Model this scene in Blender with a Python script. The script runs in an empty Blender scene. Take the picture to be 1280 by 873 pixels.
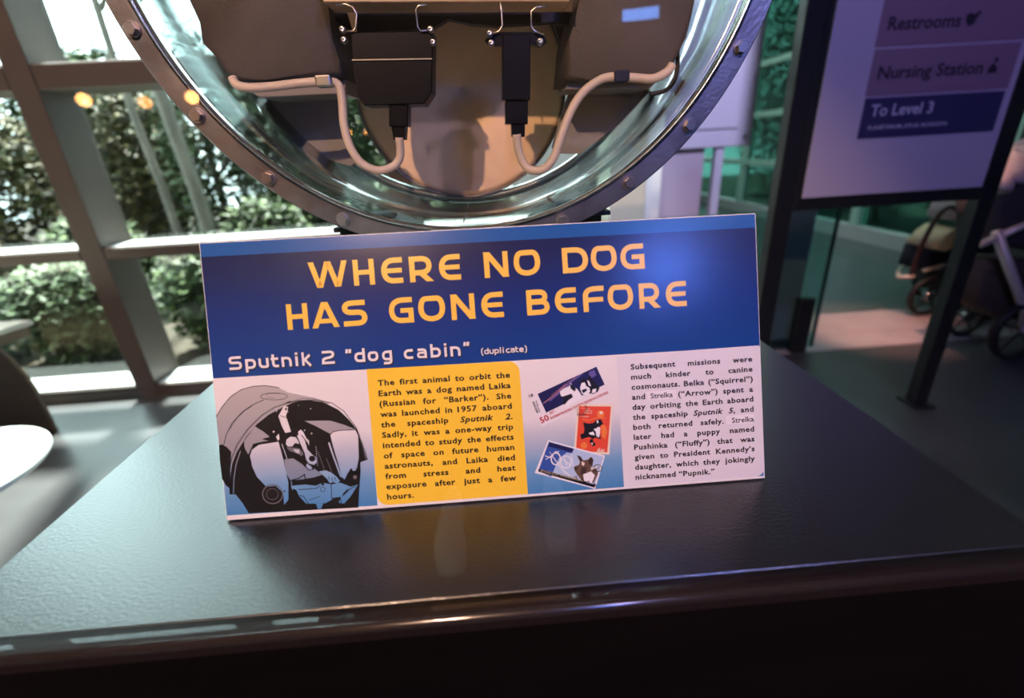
import bpy, bmesh, math, random
from mathutils import Vector, Matrix
random.seed(7)
sc = bpy.context.scene
C = sc.collection
FLOOR = 0.85          # height of the plinth top above the floor; everything is laid out from the plinth top and lifted at the end

# ---------------------------------------------------------------- camera
cam_d = bpy.data.cameras.new('camera')
cam = bpy.data.objects.new('camera', cam_d); C.objects.link(cam); sc.camera = cam
RT = Vector((0.996830, -0.057850, -0.054615)); DN = Vector((-0.072698, -0.383509, -0.920672)); FW = Vector((0.032315, 0.921724, -0.386499))
mw = Matrix.Identity(4)
for i, col in enumerate((RT, -DN, -FW)):
    for j in range(3): mw[j][i] = col[j]
mw.translation = (0, 0, 0.31)
cam.matrix_world = mw
cam_d.sensor_width = 36; cam_d.lens = 579.554 / 1280 * 36; cam_d.shift_y = -10 / 1280
cam_d.clip_start = 0.02; cam_d.clip_end = 200
cam_d.dof.use_dof = True; cam_d.dof.focus_distance = 0.50; cam_d.dof.aperture_fstop = 2.7

# ---------------------------------------------------------------- world, sun, lamps, exposure
w = bpy.data.worlds.new('sky'); sc.world = w; w.use_nodes = True
nt = w.node_tree; nt.nodes.clear()
bg = nt.nodes.new('ShaderNodeBackground'); wo = nt.nodes.new('ShaderNodeOutputWorld')
bg.inputs[0].default_value = (0.76, 0.95, 1.0, 1); bg.inputs[1].default_value = 5.6
nt.links.new(bg.outputs[0], wo.inputs[0])
def lamp(name, kind, loc, energy, color, target=None, **kw):
    d = bpy.data.lights.new(name, kind); d.energy = energy; d.color = color
    for k, v in kw.items(): setattr(d, k, v)
    o = bpy.data.objects.new(name, d); C.objects.link(o); o.location = loc
    if target is not None:
        o.rotation_euler = (Vector(target) - Vector(loc)).to_track_quat('-Z', 'Y').to_euler()
    return o
lamp('sun', 'SUN', (-3, 6, 6), 30.0, (1.0, 0.97, 0.92), (-1.9, 4.4, 3.2), angle=math.radians(4))
bpy.data.objects['sun'].rotation_euler = (Vector((0.10, -0.385, -0.92))).to_track_quat('-Z', 'Y').to_euler()
lamp('warm_spotlight', 'SPOT', (-0.55, -0.95, 1.45), 125, (1.0, 0.60, 0.40), (-0.05, 0.5, 0.25), spot_size=math.radians(50), spot_blend=0.5, shadow_soft_size=0.02)
lamp('lavender_spotlight', 'SPOT', (1.0, -1.0, 1.5), 42, (0.60, 0.50, 1.0), (0.3, 0.45, 0.15), spot_size=math.radians(50), spot_blend=0.6, shadow_soft_size=0.05)
lamp('blue_light_bar', 'AREA', (0.76, -2.0, 0.834), 0.22, (0.15, 0.35, 1.0), (0.074, 0.243, 0.361), shape='RECTANGLE', size=0.16, size_y=0.045)
lamp('blue_wash_light', 'AREA', (1.1, -1.95, 1.32), 11, (0.10, 0.22, 1.0), (0.15, 0.42, 0.2), shape='DISK', size=0.34)
lamp('purple_sign_spotlight', 'SPOT', (1.0, -0.2, 1.8), 34, (0.60, 0.36, 1.0), (1.45, 1.8, 0.3), spot_size=math.radians(55), spot_blend=0.6, shadow_soft_size=0.05)
lamp('added_column_fill', 'SPOT', (1.1, 1.0, 2.1), 90, (0.92, 1.0, 0.92), (0.85, 2.7, 0.2), spot_size=math.radians(32), spot_blend=0.6, shadow_soft_size=0.05)  # unseen spot, added to brighten the pale column and what stands beside it
lamp('purple_cabinet_spotlight', 'SPOT', (1.3, 1.6, 1.9), 200, (0.70, 0.66, 1.0), (1.5, 3.5, 0.2), spot_size=math.radians(60), spot_blend=0.6, shadow_soft_size=0.05)
lamp('salmon_floor_spotlight', 'SPOT', (1.9, 2.0, 2.0), 330, (1.0, 0.42, 0.30), (2.35, 2.55, -0.85), spot_size=math.radians(22), spot_blend=0.9, shadow_soft_size=0.05)
lamp('added_frame_fill', 'SPOT', (-2.9, -0.8, 2.7), 230, (1.0, 0.55, 0.40), (-2.0, 2.35, 0.1), spot_size=math.radians(75), spot_blend=0.6, shadow_soft_size=0.06)  # unseen warm spot, added so the fronts of the window frames read brown
lamp('added_shoe_fill', 'SPOT', (0.0, -0.9, 2.2), 60, (1.0, 0.93, 0.85), (0.0, -0.62, -0.85), spot_size=math.radians(16), spot_blend=0.8, shadow_soft_size=0.04)
for k, p in enumerate([(-0.583, -0.806, 0.098), (-0.522, -0.847, 0.095), (-0.466, -0.879, 0.102)]):
    g = [(-0.176, 0.243, 0.340), (-0.150, 0.243, 0.337), (-0.129, 0.243, 0.338)][k]
    lamp('amber_track_lamp', 'SPOT', tuple(g[i] + 2.8 * p[i] for i in range(3)), [0.9, 0.45, 1.2][k], (1.0, 0.38, 0.10), g, spot_size=math.radians(80), spot_blend=0.5, shadow_soft_size=0.028)
lamp('ceiling_fill', 'AREA', (2.4, 5.5, 2.1), 42, (0.75, 0.95, 0.9), (2.4, 5.5, -0.85), shape='RECTANGLE', size=2.0, size_y=4.0)
vs = sc.view_settings
vs.view_transform = 'Standard'; vs.look = 'None'; vs.gamma = 1; vs.use_curve_mapping = False
vs.exposure = 0.6
try:
    sc.cycles.transparent_max_bounces = 24
    sc.cycles.sample_clamp_indirect = 4
except Exception: pass

# ---------------------------------------------------------------- materials
def nodes(m):
    m.use_nodes = True; t = m.node_tree; b = t.nodes['Principled BSDF']; return t, b
def mat(name, col, rough=0.5, metal=0.0, col2=None, scale=20, bump=0.0, bscale=60, spec=0.5, stretch=(1, 1, 1), sub=0, coat=0):
    m = bpy.data.materials.new(name); t, b = nodes(m)
    b.inputs['Base Color'].default_value = (*col, 1); b.inputs['Roughness'].default_value = rough
    b.inputs['Metallic'].default_value = metal; b.inputs['Specular IOR Level'].default_value = spec
    b.inputs['Coat Weight'].default_value = coat; b.inputs['Coat Roughness'].default_value = 0.24
    tc = t.nodes.new('ShaderNodeTexCoord'); mp = t.nodes.new('ShaderNodeMapping'); mp.inputs['Scale'].default_value = stretch
    t.links.new(tc.outputs['Object'], mp.inputs[0])
    if col2:
        n = t.nodes.new('ShaderNodeTexNoise'); n.inputs['Scale'].default_value = scale; n.inputs['Detail'].default_value = 5
        r = t.nodes.new('ShaderNodeValToRGB'); r.color_ramp.elements[0].position = 0.35; r.color_ramp.elements[1].position = 0.65
        r.color_ramp.elements[0].color = (*col, 1); r.color_ramp.elements[1].color = (*col2, 1)
        t.links.new(mp.outputs[0], n.inputs[0]); t.links.new(n.outputs[0], r.inputs[0]); t.links.new(r.outputs[0], b.inputs['Base Color'])
    if bump:
        n = t.nodes.new('ShaderNodeTexNoise'); n.inputs['Scale'].default_value = bscale; n.inputs['Detail'].default_value = 4
        bp = t.nodes.new('ShaderNodeBump'); bp.inputs['Strength'].default_value = bump; bp.inputs['Distance'].default_value = 0.002
        t.links.new(mp.outputs[0], n.inputs[0]); t.links.new(n.outputs[0], bp.inputs['Height']); t.links.new(bp.outputs[0], b.inputs['Normal'])
    return m
def glass(name, tint, ior=1.45, rough=0.0, base=0.0, bump=0.0, bscale=8):
    m = bpy.data.materials.new(name); m.use_nodes = True; t = m.node_tree; t.nodes.clear()
    o = t.nodes.new('ShaderNodeOutputMaterial'); mx = t.nodes.new('ShaderNodeMixShader')
    tr = t.nodes.new('ShaderNodeBsdfTransparent'); tr.inputs[0].default_value = (*tint, 1)
    gl = t.nodes.new('ShaderNodeBsdfGlossy'); gl.inputs['Roughness'].default_value = rough
    fr = t.nodes.new('ShaderNodeFresnel'); fr.inputs[0].default_value = ior
    ad = t.nodes.new('ShaderNodeMath'); ad.operation = 'ADD'; ad.inputs[1].default_value = base; ad.use_clamp = True
    ge = t.nodes.new('ShaderNodeNewGeometry'); pw_ = t.nodes.new('ShaderNodeMath'); pw_.operation = 'MULTIPLY_ADD'   # the same Fresnel from either side of a face
    pw_.inputs[1].default_value = 1 / ior - ior; pw_.inputs[2].default_value = ior
    t.links.new(ge.outputs['Backfacing'], pw_.inputs[0]); t.links.new(pw_.outputs[0], fr.inputs[0])
    t.links.new(fr.outputs[0], ad.inputs[0]); t.links.new(ad.outputs[0], mx.inputs[0])
    t.links.new(tr.outputs[0], mx.inputs[1]); t.links.new(gl.outputs[0], mx.inputs[2]); t.links.new(mx.outputs[0], o.inputs[0])
    if bump:
        tc = t.nodes.new('ShaderNodeTexCoord'); n = t.nodes.new('ShaderNodeTexNoise'); n.inputs['Scale'].default_value = bscale
        bp = t.nodes.new('ShaderNodeBump'); bp.inputs['Strength'].default_value = bump; bp.inputs['Distance'].default_value = 0.02
        t.links.new(tc.outputs['Object'], n.inputs[0]); t.links.new(n.outputs[0], bp.inputs['Height']); t.links.new(bp.outputs[0], gl.inputs['Normal'])
    return m
def gradient(name, axis, stops, rough=0.3, coat=0.0):
    m = bpy.data.materials.new(name); t, b = nodes(m)
    tc = t.nodes.new('ShaderNodeTexCoord'); sp = t.nodes.new('ShaderNodeSeparateXYZ'); mr = t.nodes.new('ShaderNodeMapRange')
    a, z = stops[0][0], stops[-1][0]
    mr.inputs[1].default_value = a; mr.inputs[2].default_value = z
    r = t.nodes.new('ShaderNodeValToRGB'); el = r.color_ramp.elements
    while len(el) < len(stops): el.new(0.5)
    for e, (p, c) in zip(el, stops): e.position = (p - a) / (z - a); e.color = (*c, 1)
    t.links.new(tc.outputs['Object'], sp.inputs[0]); t.links.new(sp.outputs[axis], mr.inputs[0])
    t.links.new(mr.outputs[0], r.inputs[0]); t.links.new(r.outputs[0], b.inputs['Base Color'])
    b.inputs['Roughness'].default_value = rough; b.inputs['Coat Weight'].default_value = coat
    return m
MT = {}
MT['paint'] = mat('textured_black_paint', (0.012, 0.013, 0.015), 0.28, bump=0.20, bscale=260, stretch=(1, 1.5, 1), spec=1.0, coat=0.5)
MT['nosing'] = mat('gloss_black_nosing', (0.02, 0.016, 0.014), 0.20, bump=0.10, bscale=300, stretch=(0.05, 1, 1), spec=1.0)
MT['blackwood'] = mat('black_wood_face', (0.0022, 0.0017, 0.0015), 0.7, col2=(0.0035, 0.0026, 0.0022), scale=30, stretch=(0.1, 1, 1), spec=0.08)
MT['glass'] = glass('case_glass', (0.985, 0.992, 0.99))
MT['winglass'] = glass('window_glass', (0.93, 0.97, 0.95))
MT['tealglass'] = glass('green_tinted_glass', (0.13, 0.25, 0.22))
MT['barrier'] = glass('barrier_glass', (0.72, 0.90, 0.86))
MT['acrylic'] = glass('clear_acrylic', (0.86, 0.94, 0.93), ior=1.5, rough=0.13, base=0.24, bump=0.3, bscale=9)
MT['steel'] = mat('brushed_aluminium', (0.36, 0.33, 0.34), 0.38, 1.0, col2=(0.19, 0.17, 0.18), scale=16, bump=0.15, bscale=220)
MT['bright'] = mat('polished_aluminium', (0.85, 0.87, 0.88), 0.14, 1.0)
MT['bolt'] = mat('bolt_steel', (0.50, 0.44, 0.42), 0.32, 1.0)
MT['tan'] = mat('tan_fabric', (0.70, 0.48, 0.27), 0.8, col2=(0.74, 0.52, 0.30), scale=40, bump=0.3, bscale=500)
MT['olive'] = mat('olive_brown_cover', (0.058, 0.048, 0.036), 0.75, col2=(0.070, 0.058, 0.044), scale=25, bump=0.3, bscale=400)
MT['darkolive'] = mat('dark_olive_panel', (0.17, 0.155, 0.125), 0.6, col2=(0.19, 0.17, 0.14), scale=18)
MT['black'] = mat('black_plastic', (0.004, 0.0035, 0.004), 0.35, spec=0.2)
MT['rubber'] = mat('black_rubber', (0.012, 0.012, 0.013), 0.6)
MT['cable'] = mat('beige_cable', (0.50, 0.40, 0.29), 0.5, bump=0.2, bscale=200)
MT['bracket'] = mat('zinc_bracket', (0.55, 0.50, 0.44), 0.3, 1.0)
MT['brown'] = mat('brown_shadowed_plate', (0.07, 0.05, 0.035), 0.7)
MT['board'] = mat('foam_board', (0.80, 0.78, 0.76), 0.5)
MT['mullion'] = mat('painted_mullion', (0.080, 0.066, 0.056), 0.5, col2=(0.09, 0.074, 0.063), scale=6)
MT['sill_lit_top'] = mat('pale_sill_lit_top', (0.50, 0.54, 0.54), 0.35)  # pale curb and base paint; on the rails it stands for daylight
MT['floor'] = mat('dark_polished_floor', (0.055, 0.057, 0.060), 0.30, col2=(0.075, 0.077, 0.08), scale=3, bump=0.05, bscale=40)
MT['strip'] = mat('pale_stone_strip', (0.30, 0.29, 0.31), 0.30, col2=(0.36, 0.35, 0.37), scale=6)
MT['farfloor'] = mat('grey_green_floor', (0.075, 0.10, 0.10), 0.28, col2=(0.10, 0.125, 0.12), scale=2)
MT['wall'] = mat('dark_wall', (0.05, 0.045, 0.05), 0.8, col2=(0.06, 0.055, 0.06), scale=4)
MT['ceil'] = mat('dark_ceiling', (0.06, 0.06, 0.065), 0.9)
MT['white'] = mat('cream_wall_paint', (0.66, 0.70, 0.62), 0.6, col2=(0.70, 0.73, 0.66), scale=2)
MT['mint'] = mat('mint_frame_paint', (0.42, 0.66, 0.56), 0.4)
MT['signblack'] = mat('black_sign_frame', (0.010, 0.012, 0.013), 0.4)
MT['signface'] = mat('lilac_sign_face', (0.50, 0.47, 0.58), 0.45)
MT['signband'] = mat('mauve_sign_band', (0.26, 0.17, 0.24), 0.5)
MT['signnavy'] = mat('navy_sign_band', (0.035, 0.035, 0.11), 0.5)
MT['ink'] = mat('dark_sign_lettering', (0.02, 0.018, 0.03), 0.6)
MT['greyink'] = mat('pale_sign_lettering', (0.55, 0.55, 0.65), 0.6)
MT['ply'] = mat('plywood', (0.17, 0.12, 0.07), 0.5, col2=(0.21, 0.15, 0.09), scale=5, stretch=(1, 1, 6))
MT['cream'] = mat('cream_laminate', (0.80, 0.77, 0.64), 0.4)
MT['whitelam'] = mat('white_laminate', (0.62, 0.70, 0.69), 0.35)
MT['purple'] = mat('lavender_cabinet_paint', (0.52, 0.50, 0.62), 0.45, col2=(0.56, 0.54, 0.66), scale=3)
MT['mauvepost'] = mat('mauve_post_paint', (0.24, 0.20, 0.26), 0.5)
MT['bark'] = mat('pale_bark', (0.20, 0.19, 0.165), 0.9, col2=(0.12, 0.115, 0.10), scale=12, stretch=(1, 1, 0.3))
MT['earth'] = mat('leaf_litter', (0.022, 0.018, 0.010), 0.95, col2=(0.035, 0.028, 0.016), scale=8)
MT['navyfab'] = mat('navy_fabric', (0.012, 0.014, 0.035), 0.9)
MT['darkfab'] = mat('charcoal_fabric', (0.035, 0.034, 0.036), 0.9)
MT['brownfab'] = mat('brown_fabric', (0.06, 0.045, 0.035), 0.9)
MT['creamfab'] = mat('cream_fabric', (0.75, 0.62, 0.40), 0.9, bump=0.4, bscale=90)
MT['palefab'] = mat('pale_blanket', (0.45, 0.41, 0.40), 0.9, bump=0.5, bscale=60)
MT['creamtube'] = mat('champagne_tube', (0.62, 0.58, 0.50), 0.35, 0.3)
MT['redtube'] = mat('dark_red_tube', (0.05, 0.018, 0.018), 0.4)
MT['chrome'] = mat('grey_metal', (0.35, 0.36, 0.37), 0.3, 1.0)
MT['canvas'] = mat('white_canvas_shoe', (0.85, 0.82, 0.76), 0.7)
def leafmat(name, c1, c2, c3, rough=0.5):
    m = bpy.data.materials.new(name); t, b = nodes(m)
    g = t.nodes.new('ShaderNodeNewGeometry'); r = t.nodes.new('ShaderNodeValToRGB'); el = r.color_ramp.elements; el.new(0.5)
    for e, p, c in zip(el, (0, 0.55, 1), (c1, c2, c3)): e.position = p; e.color = (*c, 1)
    t.links.new(g.outputs['Random Per Island'], r.inputs[0]); t.links.new(r.outputs[0], b.inputs['Base Color'])
    b.inputs['Roughness'].default_value = rough; b.inputs['Specular IOR Level'].default_value = 0.22
    return m
MT['leaf'] = leafmat('glossy_leaves', (0.012, 0.028, 0.008), (0.030, 0.060, 0.014), (0.07, 0.11, 0.028))
MT['leafpale'] = leafmat('silvery_leaves', (0.014, 0.030, 0.010), (0.036, 0.064, 0.022), (0.10, 0.135, 0.07))
MT['leafautumn'] = leafmat('brownish_leaves', (0.018, 0.022, 0.007), (0.052, 0.048, 0.013), (0.11, 0.088, 0.03))

# ---------------------------------------------------------------- builders
def me_of(bm, name):
    me = bpy.data.meshes.new(name); bmesh.ops.recalc_face_normals(bm, faces=bm.faces); bm.to_mesh(me); bm.free(); return me
def obj(name, data, m=None, parent=None, smooth=False, kind=None, label=None, raw=False):
    me = data if isinstance(data, bpy.types.Mesh) else me_of(data, name)
    if m is not None and not me.materials: me.materials.append(m)
    if smooth:
        for p in me.polygons: p.use_smooth = True
    o = bpy.data.objects.new(name, me); C.objects.link(o)
    if parent is not None:
        o.parent = parent
        if not raw: o.matrix_parent_inverse = WORLD[parent.name].inverted()
        WORLD[o.name] = Matrix.Identity(4) if not raw else WORLD[parent.name].copy()
    else: WORLD[o.name] = Matrix.Identity(4)
    if kind: o['kind'] = kind
    if label: o['label'] = label
    return o
WORLD = {}
def tag(o, label, cat, group=None):
    o['label'] = label; o['category'] = cat
    if group: o['group'] = group
    return o
def thing(name, label, cat, loc=(0, 0, 0), group=None, rot=None):
    o = bpy.data.objects.new(name, None); C.objects.link(o); o.empty_display_size = 0.05
    o.location = loc
    mtx = Matrix.Translation(loc)
    WORLD[o.name] = mtx
    return tag(o, label, cat, group)
def box(x0, x1, y0, y1, z0, z1, bev=0.0, seg=2, bm=None):
    b = bm or bmesh.new(); r = bmesh.ops.create_cube(b, size=1)
    for v in r['verts']:
        v.co = Vector(((x0 + x1) / 2 + v.co.x * (x1 - x0), (y0 + y1) / 2 + v.co.y * (y1 - y0), (z0 + z1) / 2 + v.co.z * (z1 - z0)))
    if bev:
        es = [e for e in b.edges if e.verts[0] in r['verts']]
        bmesh.ops.bevel(b, geom=es, offset=bev, segments=seg, affect='EDGES', profile=0.5)
    return b
def prism(pts, y0, y1, bev=0.0, bm=None, axis='y', seg=2):
    """outline in (x,z) extruded in y, or (x,y) extruded in z"""
    b = bm or bmesh.new()
    f = (lambda p, d: (p[0], d, p[1])) if axis == 'y' else ((lambda p, d: (p[0], p[1], d)) if axis == 'z' else (lambda p, d: (d, p[0], p[1])))
    v0 = [b.verts.new(f(p, y0)) for p in pts]; v1 = [b.verts.new(f(p, y1)) for p in pts]
    n = len(pts)
    fs = [b.faces.new(v0), b.faces.new(v1[::-1])]
    for i in range(n): fs.append(b.faces.new((v0[i], v1[i], v1[(i + 1) % n], v0[(i + 1) % n])))
    if bev:
        es = list({e for fc in fs[:2] for e in fc.edges})
        bmesh.ops.bevel(b, geom=es, offset=bev, segments=seg, affect='EDGES', profile=0.5)
    return b
def tube(pts, r, n=10, bm=None, closed=False, smooth_pts=4):
    b = bm or bmesh.new(); P = [Vector(p) for p in pts]
    if smooth_pts > 1 and len(P) > 2:
        Q = []
        m = len(P)
        rng = range(m) if closed else range(m - 1)
        for i in rng:
            p0 = P[(i - 1) % m] if closed else P[max(i - 1, 0)]; p1 = P[i]; p2 = P[(i + 1) % m]
            p3 = P[(i + 2) % m] if closed else P[min(i + 2, m - 1)]
            for k in range(smooth_pts):
                t = k / smooth_pts
                Q.append(0.5 * ((2 * p1) + (-p0 + p2) * t + (2 * p0 - 5 * p1 + 4 * p2 - p3) * t * t + (-p0 + 3 * p1 - 3 * p2 + p3) * t ** 3))
        if not closed: Q.append(P[-1])
        P = Q
    rings = []; up = None; m = len(P)
    for i, p in enumerate(P):
        a = P[(i + 1) % m] if (closed or i < m - 1) else p; c = P[i - 1] if (closed or i > 0) else p
        t = (a - c).normalized()
        if up is None: up = t.orthogonal().normalized()
        up = (up - t * up.dot(t)).normalized(); s = t.cross(up)
        rr = r(i / (m - 1)) if callable(r) else r
        rings.append([b.verts.new(p + rr * (math.cos(k * 2 * math.pi / n) * up + math.sin(k * 2 * math.pi / n) * s)) for k in range(n)])
    for i in range(m if closed else m - 1):
        A, B = rings[i], rings[(i + 1) % m]
        for k in range(n): b.faces.new((A[k], A[(k + 1) % n], B[(k + 1) % n], B[k]))
    if not closed: b.faces.new(rings[0]); b.faces.new(rings[-1][::-1])
    return b
def lathe(prof, c, axis='y', n=96, bm=None, closed=True):
    """prof: list of (radius, along-axis); c = centre"""
    b = bm or bmesh.new(); c = Vector(c); rings = []
    for k in range(n):
        a = 2 * math.pi * k / n; ca, sa = math.cos(a), math.sin(a); ring = []
        for r, h in prof:
            if axis == 'y': p = Vector((r * ca, h, r * sa))
            elif axis == 'z': p = Vector((r * ca, r * sa, h))
            else: p = Vector((h, r * ca, r * sa))
            ring.append(b.verts.new(c + p))
        rings.append(ring)
    m = len(prof)
    for k in range(n):
        A, B = rings[k], rings[(k + 1) % n]
        for i in range(m if closed else m - 1):
            j = (i + 1) % m
            b.faces.new((A[i], B[i], B[j], A[j]))
    if closed is False: bmesh.ops.remove_doubles(b, verts=b.verts, dist=1e-6)
    return b
def dup(root, loc, label=None, group=None, rotz=None):
    r = root.copy(); C.objects.link(r); r.location = loc
    if rotz is not None: r.rotation_euler = (0, 0, rotz)
    if label: r['label'] = label
    if group: r['group'] = group
    for ch in list(root.children):
        c = ch.copy(); C.objects.link(c); c.parent = r
        for g in list(ch.children):
            d = g.copy(); C.objects.link(d); d.parent = c
    return r

# ---------------------------------------------------------------- room shell
def struct(name, bm, m, parent=None, smooth=False):
    return obj(name, bm, m, parent, smooth, kind='structure')
WX = -4.6; YB = -4.0; YW = 2.347; XR = 4.0; YF = 9.5; ZC = 3.15; ZF = -FLOOR
fl = struct('floor', box(WX, XR, YB, 2.29, ZF - 0.1, ZF), MT['floor'])
box_far = box(0.6, XR, 2.83, YF, ZF - 0.1, ZF)
struct('floor_far', box_far, MT['farfloor'], fl)
obj('floor_strip', box(0.6, XR, 2.293, 2.50, ZF - 0.1, ZF + 0.004, 0.003), MT['strip'], fl)
obj('floor_strip', box(0.6, XR, 2.504, 2.828, ZF - 0.1, ZF + 0.004, 0.003), MT['strip'], fl)
obj('floor_strip', box(WX, 0.598, 2.293, 2.345, ZF - 0.1, ZF), MT['floor'], fl)
cl_ = box(WX, XR, YB, YW + 0.25, ZC, ZC + 0.1); box(0.5, XR, YW + 0.251, YF, ZC, ZC + 0.1, bm=cl_)
struct('ceiling', cl_, MT['ceil'])
struct('wall_back', box(WX, XR, YB - 0.1, YB, ZF, ZC), MT['wall'])
struct('wall_left', box(WX - 0.1, WX, YB, YW + 0.3, ZF, ZC), MT['wall'])
struct('wall_front', box(0.6, XR, YF, YF + 0.1, ZF, ZC), MT['white'])
struct('wall_inner', box(0.50, 0.60, 2.62, YF, ZF, ZC), MT['wall'])
struct('wall_right', box(XR, XR + 0.1, YB, 3.55, ZF, ZC), MT['wall'])

# left window wall
win = struct('window_1', box(WX, 0.55, YW, YW + 0.22, ZF, ZF + 0.055), MT['mullion'])
win['label'] = 'tall window wall of brown frames looking onto shrubs'
mxs = [-3.45, -1.93, -0.41]
for x in mxs: obj('mullion', box(x - 0.05, x + 0.06, YW, YW + 0.22, ZF + 0.055, ZC - 0.002, 0.003, 1), MT['mullion'], win)
def zrail(z0, z1, name, m):
    xs = [WX] + mxs + [0.55]
    for i in range(len(xs) - 1):
        a = xs[i] + (0.062 if i else 0.002); b_ = xs[i + 1] - (0.052 if i < len(xs) - 2 else 0.002)
        obj(name, box(a, b_, YW + 0.001, YW + 0.21, z0, z1, 0.003, 1), MT['mullion'], win)
        obj('sill_lit_top', box(a + 0.004, b_ - 0.004, YW + 0.012, YW + 0.20, z1 + 0.0005, z1 + 0.007, 0.002, 1), MT['sill_lit_top'], win)  # pale slab puts the daylit top of the brown rail into colour
        obj('pane', box(a, b_, YW + 0.186, YW + 0.194, z1 + 0.008, z1 + zgap[z1] - 0.002), MT['winglass'], win)
zgap = {-0.782: 0.69, -0.040: 0.68, 0.735: 2.41}
zrail(ZF + 0.056, -0.782, 'bottom_rail', None)
zrail(-0.092, -0.040, 'transom', None)
zrail(0.642, 0.735, 'transom', None)
# right window wall
w2 = struct('window_2', box(XR - 0.01, XR + 0.14, 3.56, YF, ZF, ZF + 0.155, 0.004, 1), MT['sill_lit_top'])
w2['label'] = 'side window wall with pale green frames and teal glass'
for y in (3.60, 5.0, 7.5, 9.42): obj('mullion', box(XR, XR + 0.12, y - 0.05, y + 0.05, ZF + 0.157, ZC - 0.002, 0.003, 1), MT['mint'], w2)
ys = (3.60, 5.0, 7.5, 9.42)
for i in range(3):
    for z in (-0.11, 0.54, 1.19): obj('transom', box(XR, XR + 0.12, ys[i] + 0.052, ys[i + 1] - 0.052, z - 0.035, z + 0.035, 0.003, 1), MT['mint'], w2)
    for za, zb in ((ZF + 0.157, -0.147), (-0.073, 0.503), (0.577, 1.153), (1.227, ZC - 0.004)):
        obj('pane', box(XR + 0.055, XR + 0.063, ys[i] + 0.052, ys[i + 1] - 0.052, za, zb), MT['tealglass'], w2)

# columns at the end of the window wall
col = thing('column', 'cream painted column at the end of the window wall', 'column', (0.7, 2.47, ZF))
obj('shaft', box(0.605, 0.79, 2.36, 2.60, ZF + 0.08, ZC - 0.001, 0.006, 1), MT['white'], col)
obj('base', box(0.60, 0.80, 2.352, 2.61, ZF + 0.005, ZF + 0.079, 0.004, 1), MT['sill_lit_top'], col)
# ---------------------------------------------------------------- plinth (black display table)
X0, X1, YN, YT, YE = -0.4405, 0.4250, 0.2315, 0.2500, 1.15
pl = thing('display_plinth', 'black plinth with leathery painted top under the blue sign', 'plinth', (0, 0.7, ZF))
obj('top_panel', box(X0, X1, YT, YE, -0.02, 0.0, 0.001, 1), MT['paint'], pl)
nb = bmesh.new()
prism([(YN, -0.013)] + [(YN + 0.0048 - 0.0048 * math.cos(math.radians(9 * k)), -0.0049 + 0.0048 * math.sin(math.radians(9 * k))) for k in range(11)] + [(YT - 0.0006, -0.0004), (YT - 0.0004, -0.0035), (YT - 0.0003, -0.013)], X0 - 0.2, X1 + 0.2, bm=nb, axis='x')
no_ = obj('front_nosing', nb, MT['nosing'], pl)
no_.data.materials.append(mat('matt_black_strip', (0.013, 0.009, 0.008), 0.5, spec=0.12))
for p in no_.data.polygons:
    p.use_smooth = abs(p.normal.y) > 0.02 and abs(p.normal.z) > 0.02
    if abs(p.normal.z) > 0.999 or abs(p.normal.y) > 0.999: p.material_index = 1
obj('body', box(X0 + 0.005 - 0.2, X1 - 0.005 + 0.2, YN + 0.004, YT + 0.02, ZF + 0.001, -0.0135, 0.001, 1), MT['blackwood'], pl, label='matt black front face below the glossy nosing')
obj('base', box(X0 + 0.01, X1 - 0.01, YT + 0.021, YE - 0.01, ZF + 0.001, -0.021), MT['blackwood'], pl)
# glass case
gc = thing('glass_screen', 'clear glass pane standing on the plinth nosing before the sign', 'glass pane', (0, 0.7, 0.0))
GT = 1.35
obj('front_pane', box(X0 - 0.19, X1 + 0.19, 0.2400, 0.2440, 0.0004, GT), MT['glass'], gc)
obj('top_channel', box(X0 - 0.19, X1 + 0.19, 0.2360, 0.2480, GT + 0.0004, GT + 0.02, 0.002, 1), MT['chrome'], gc)

# ---------------------------------------------------------------- the sign
SU = Vector((0.999973, -0.007309, 0.000000)); SV = Vector((0.002500, 0.342011, 0.939693)); SN = Vector((-0.006868, -0.939668, 0.342020)); SO = Vector((-0.264615, 0.351149, 0.000000)) + Vector((0, 0, 0.0018))
sign = thing('information_sign', 'wide blue printed sign with yellow capital heading leaning on the plinth', 'sign')
sm = Matrix.Identity(4)
for i, cvec in enumerate((SU, SV, SN)):
    for j in range(3): sm[j][i] = cvec[j]
sm.translation = SO
sign.matrix_world = sm
WORLD[sign.name] = sm
K = 0.001
def sign_part(name, faces, mtl, lift, label=None):
    """flat print: list of outlines in millimetres on the sign face"""
    b = bmesh.new()
    for p in faces:
        z_ = lift
        if isinstance(p, tuple): z_, p = lift + p[0] * 0.000008, p[1]
        vs_ = [b.verts.new((x * K, y * K, z_)) for x, y in p]
        try: b.faces.new(vs_)
        except ValueError: pass
    for f in b.faces:
        f.normal_update()
    bmesh.ops.triangulate(b, faces=[f for f in b.faces if len(f.verts) > 4])
    me = bpy.data.meshes.new(name); b.to_mesh(me); b.free()
    o = obj(name, me, mtl, sign, raw=True, label=label)
    return o
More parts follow.
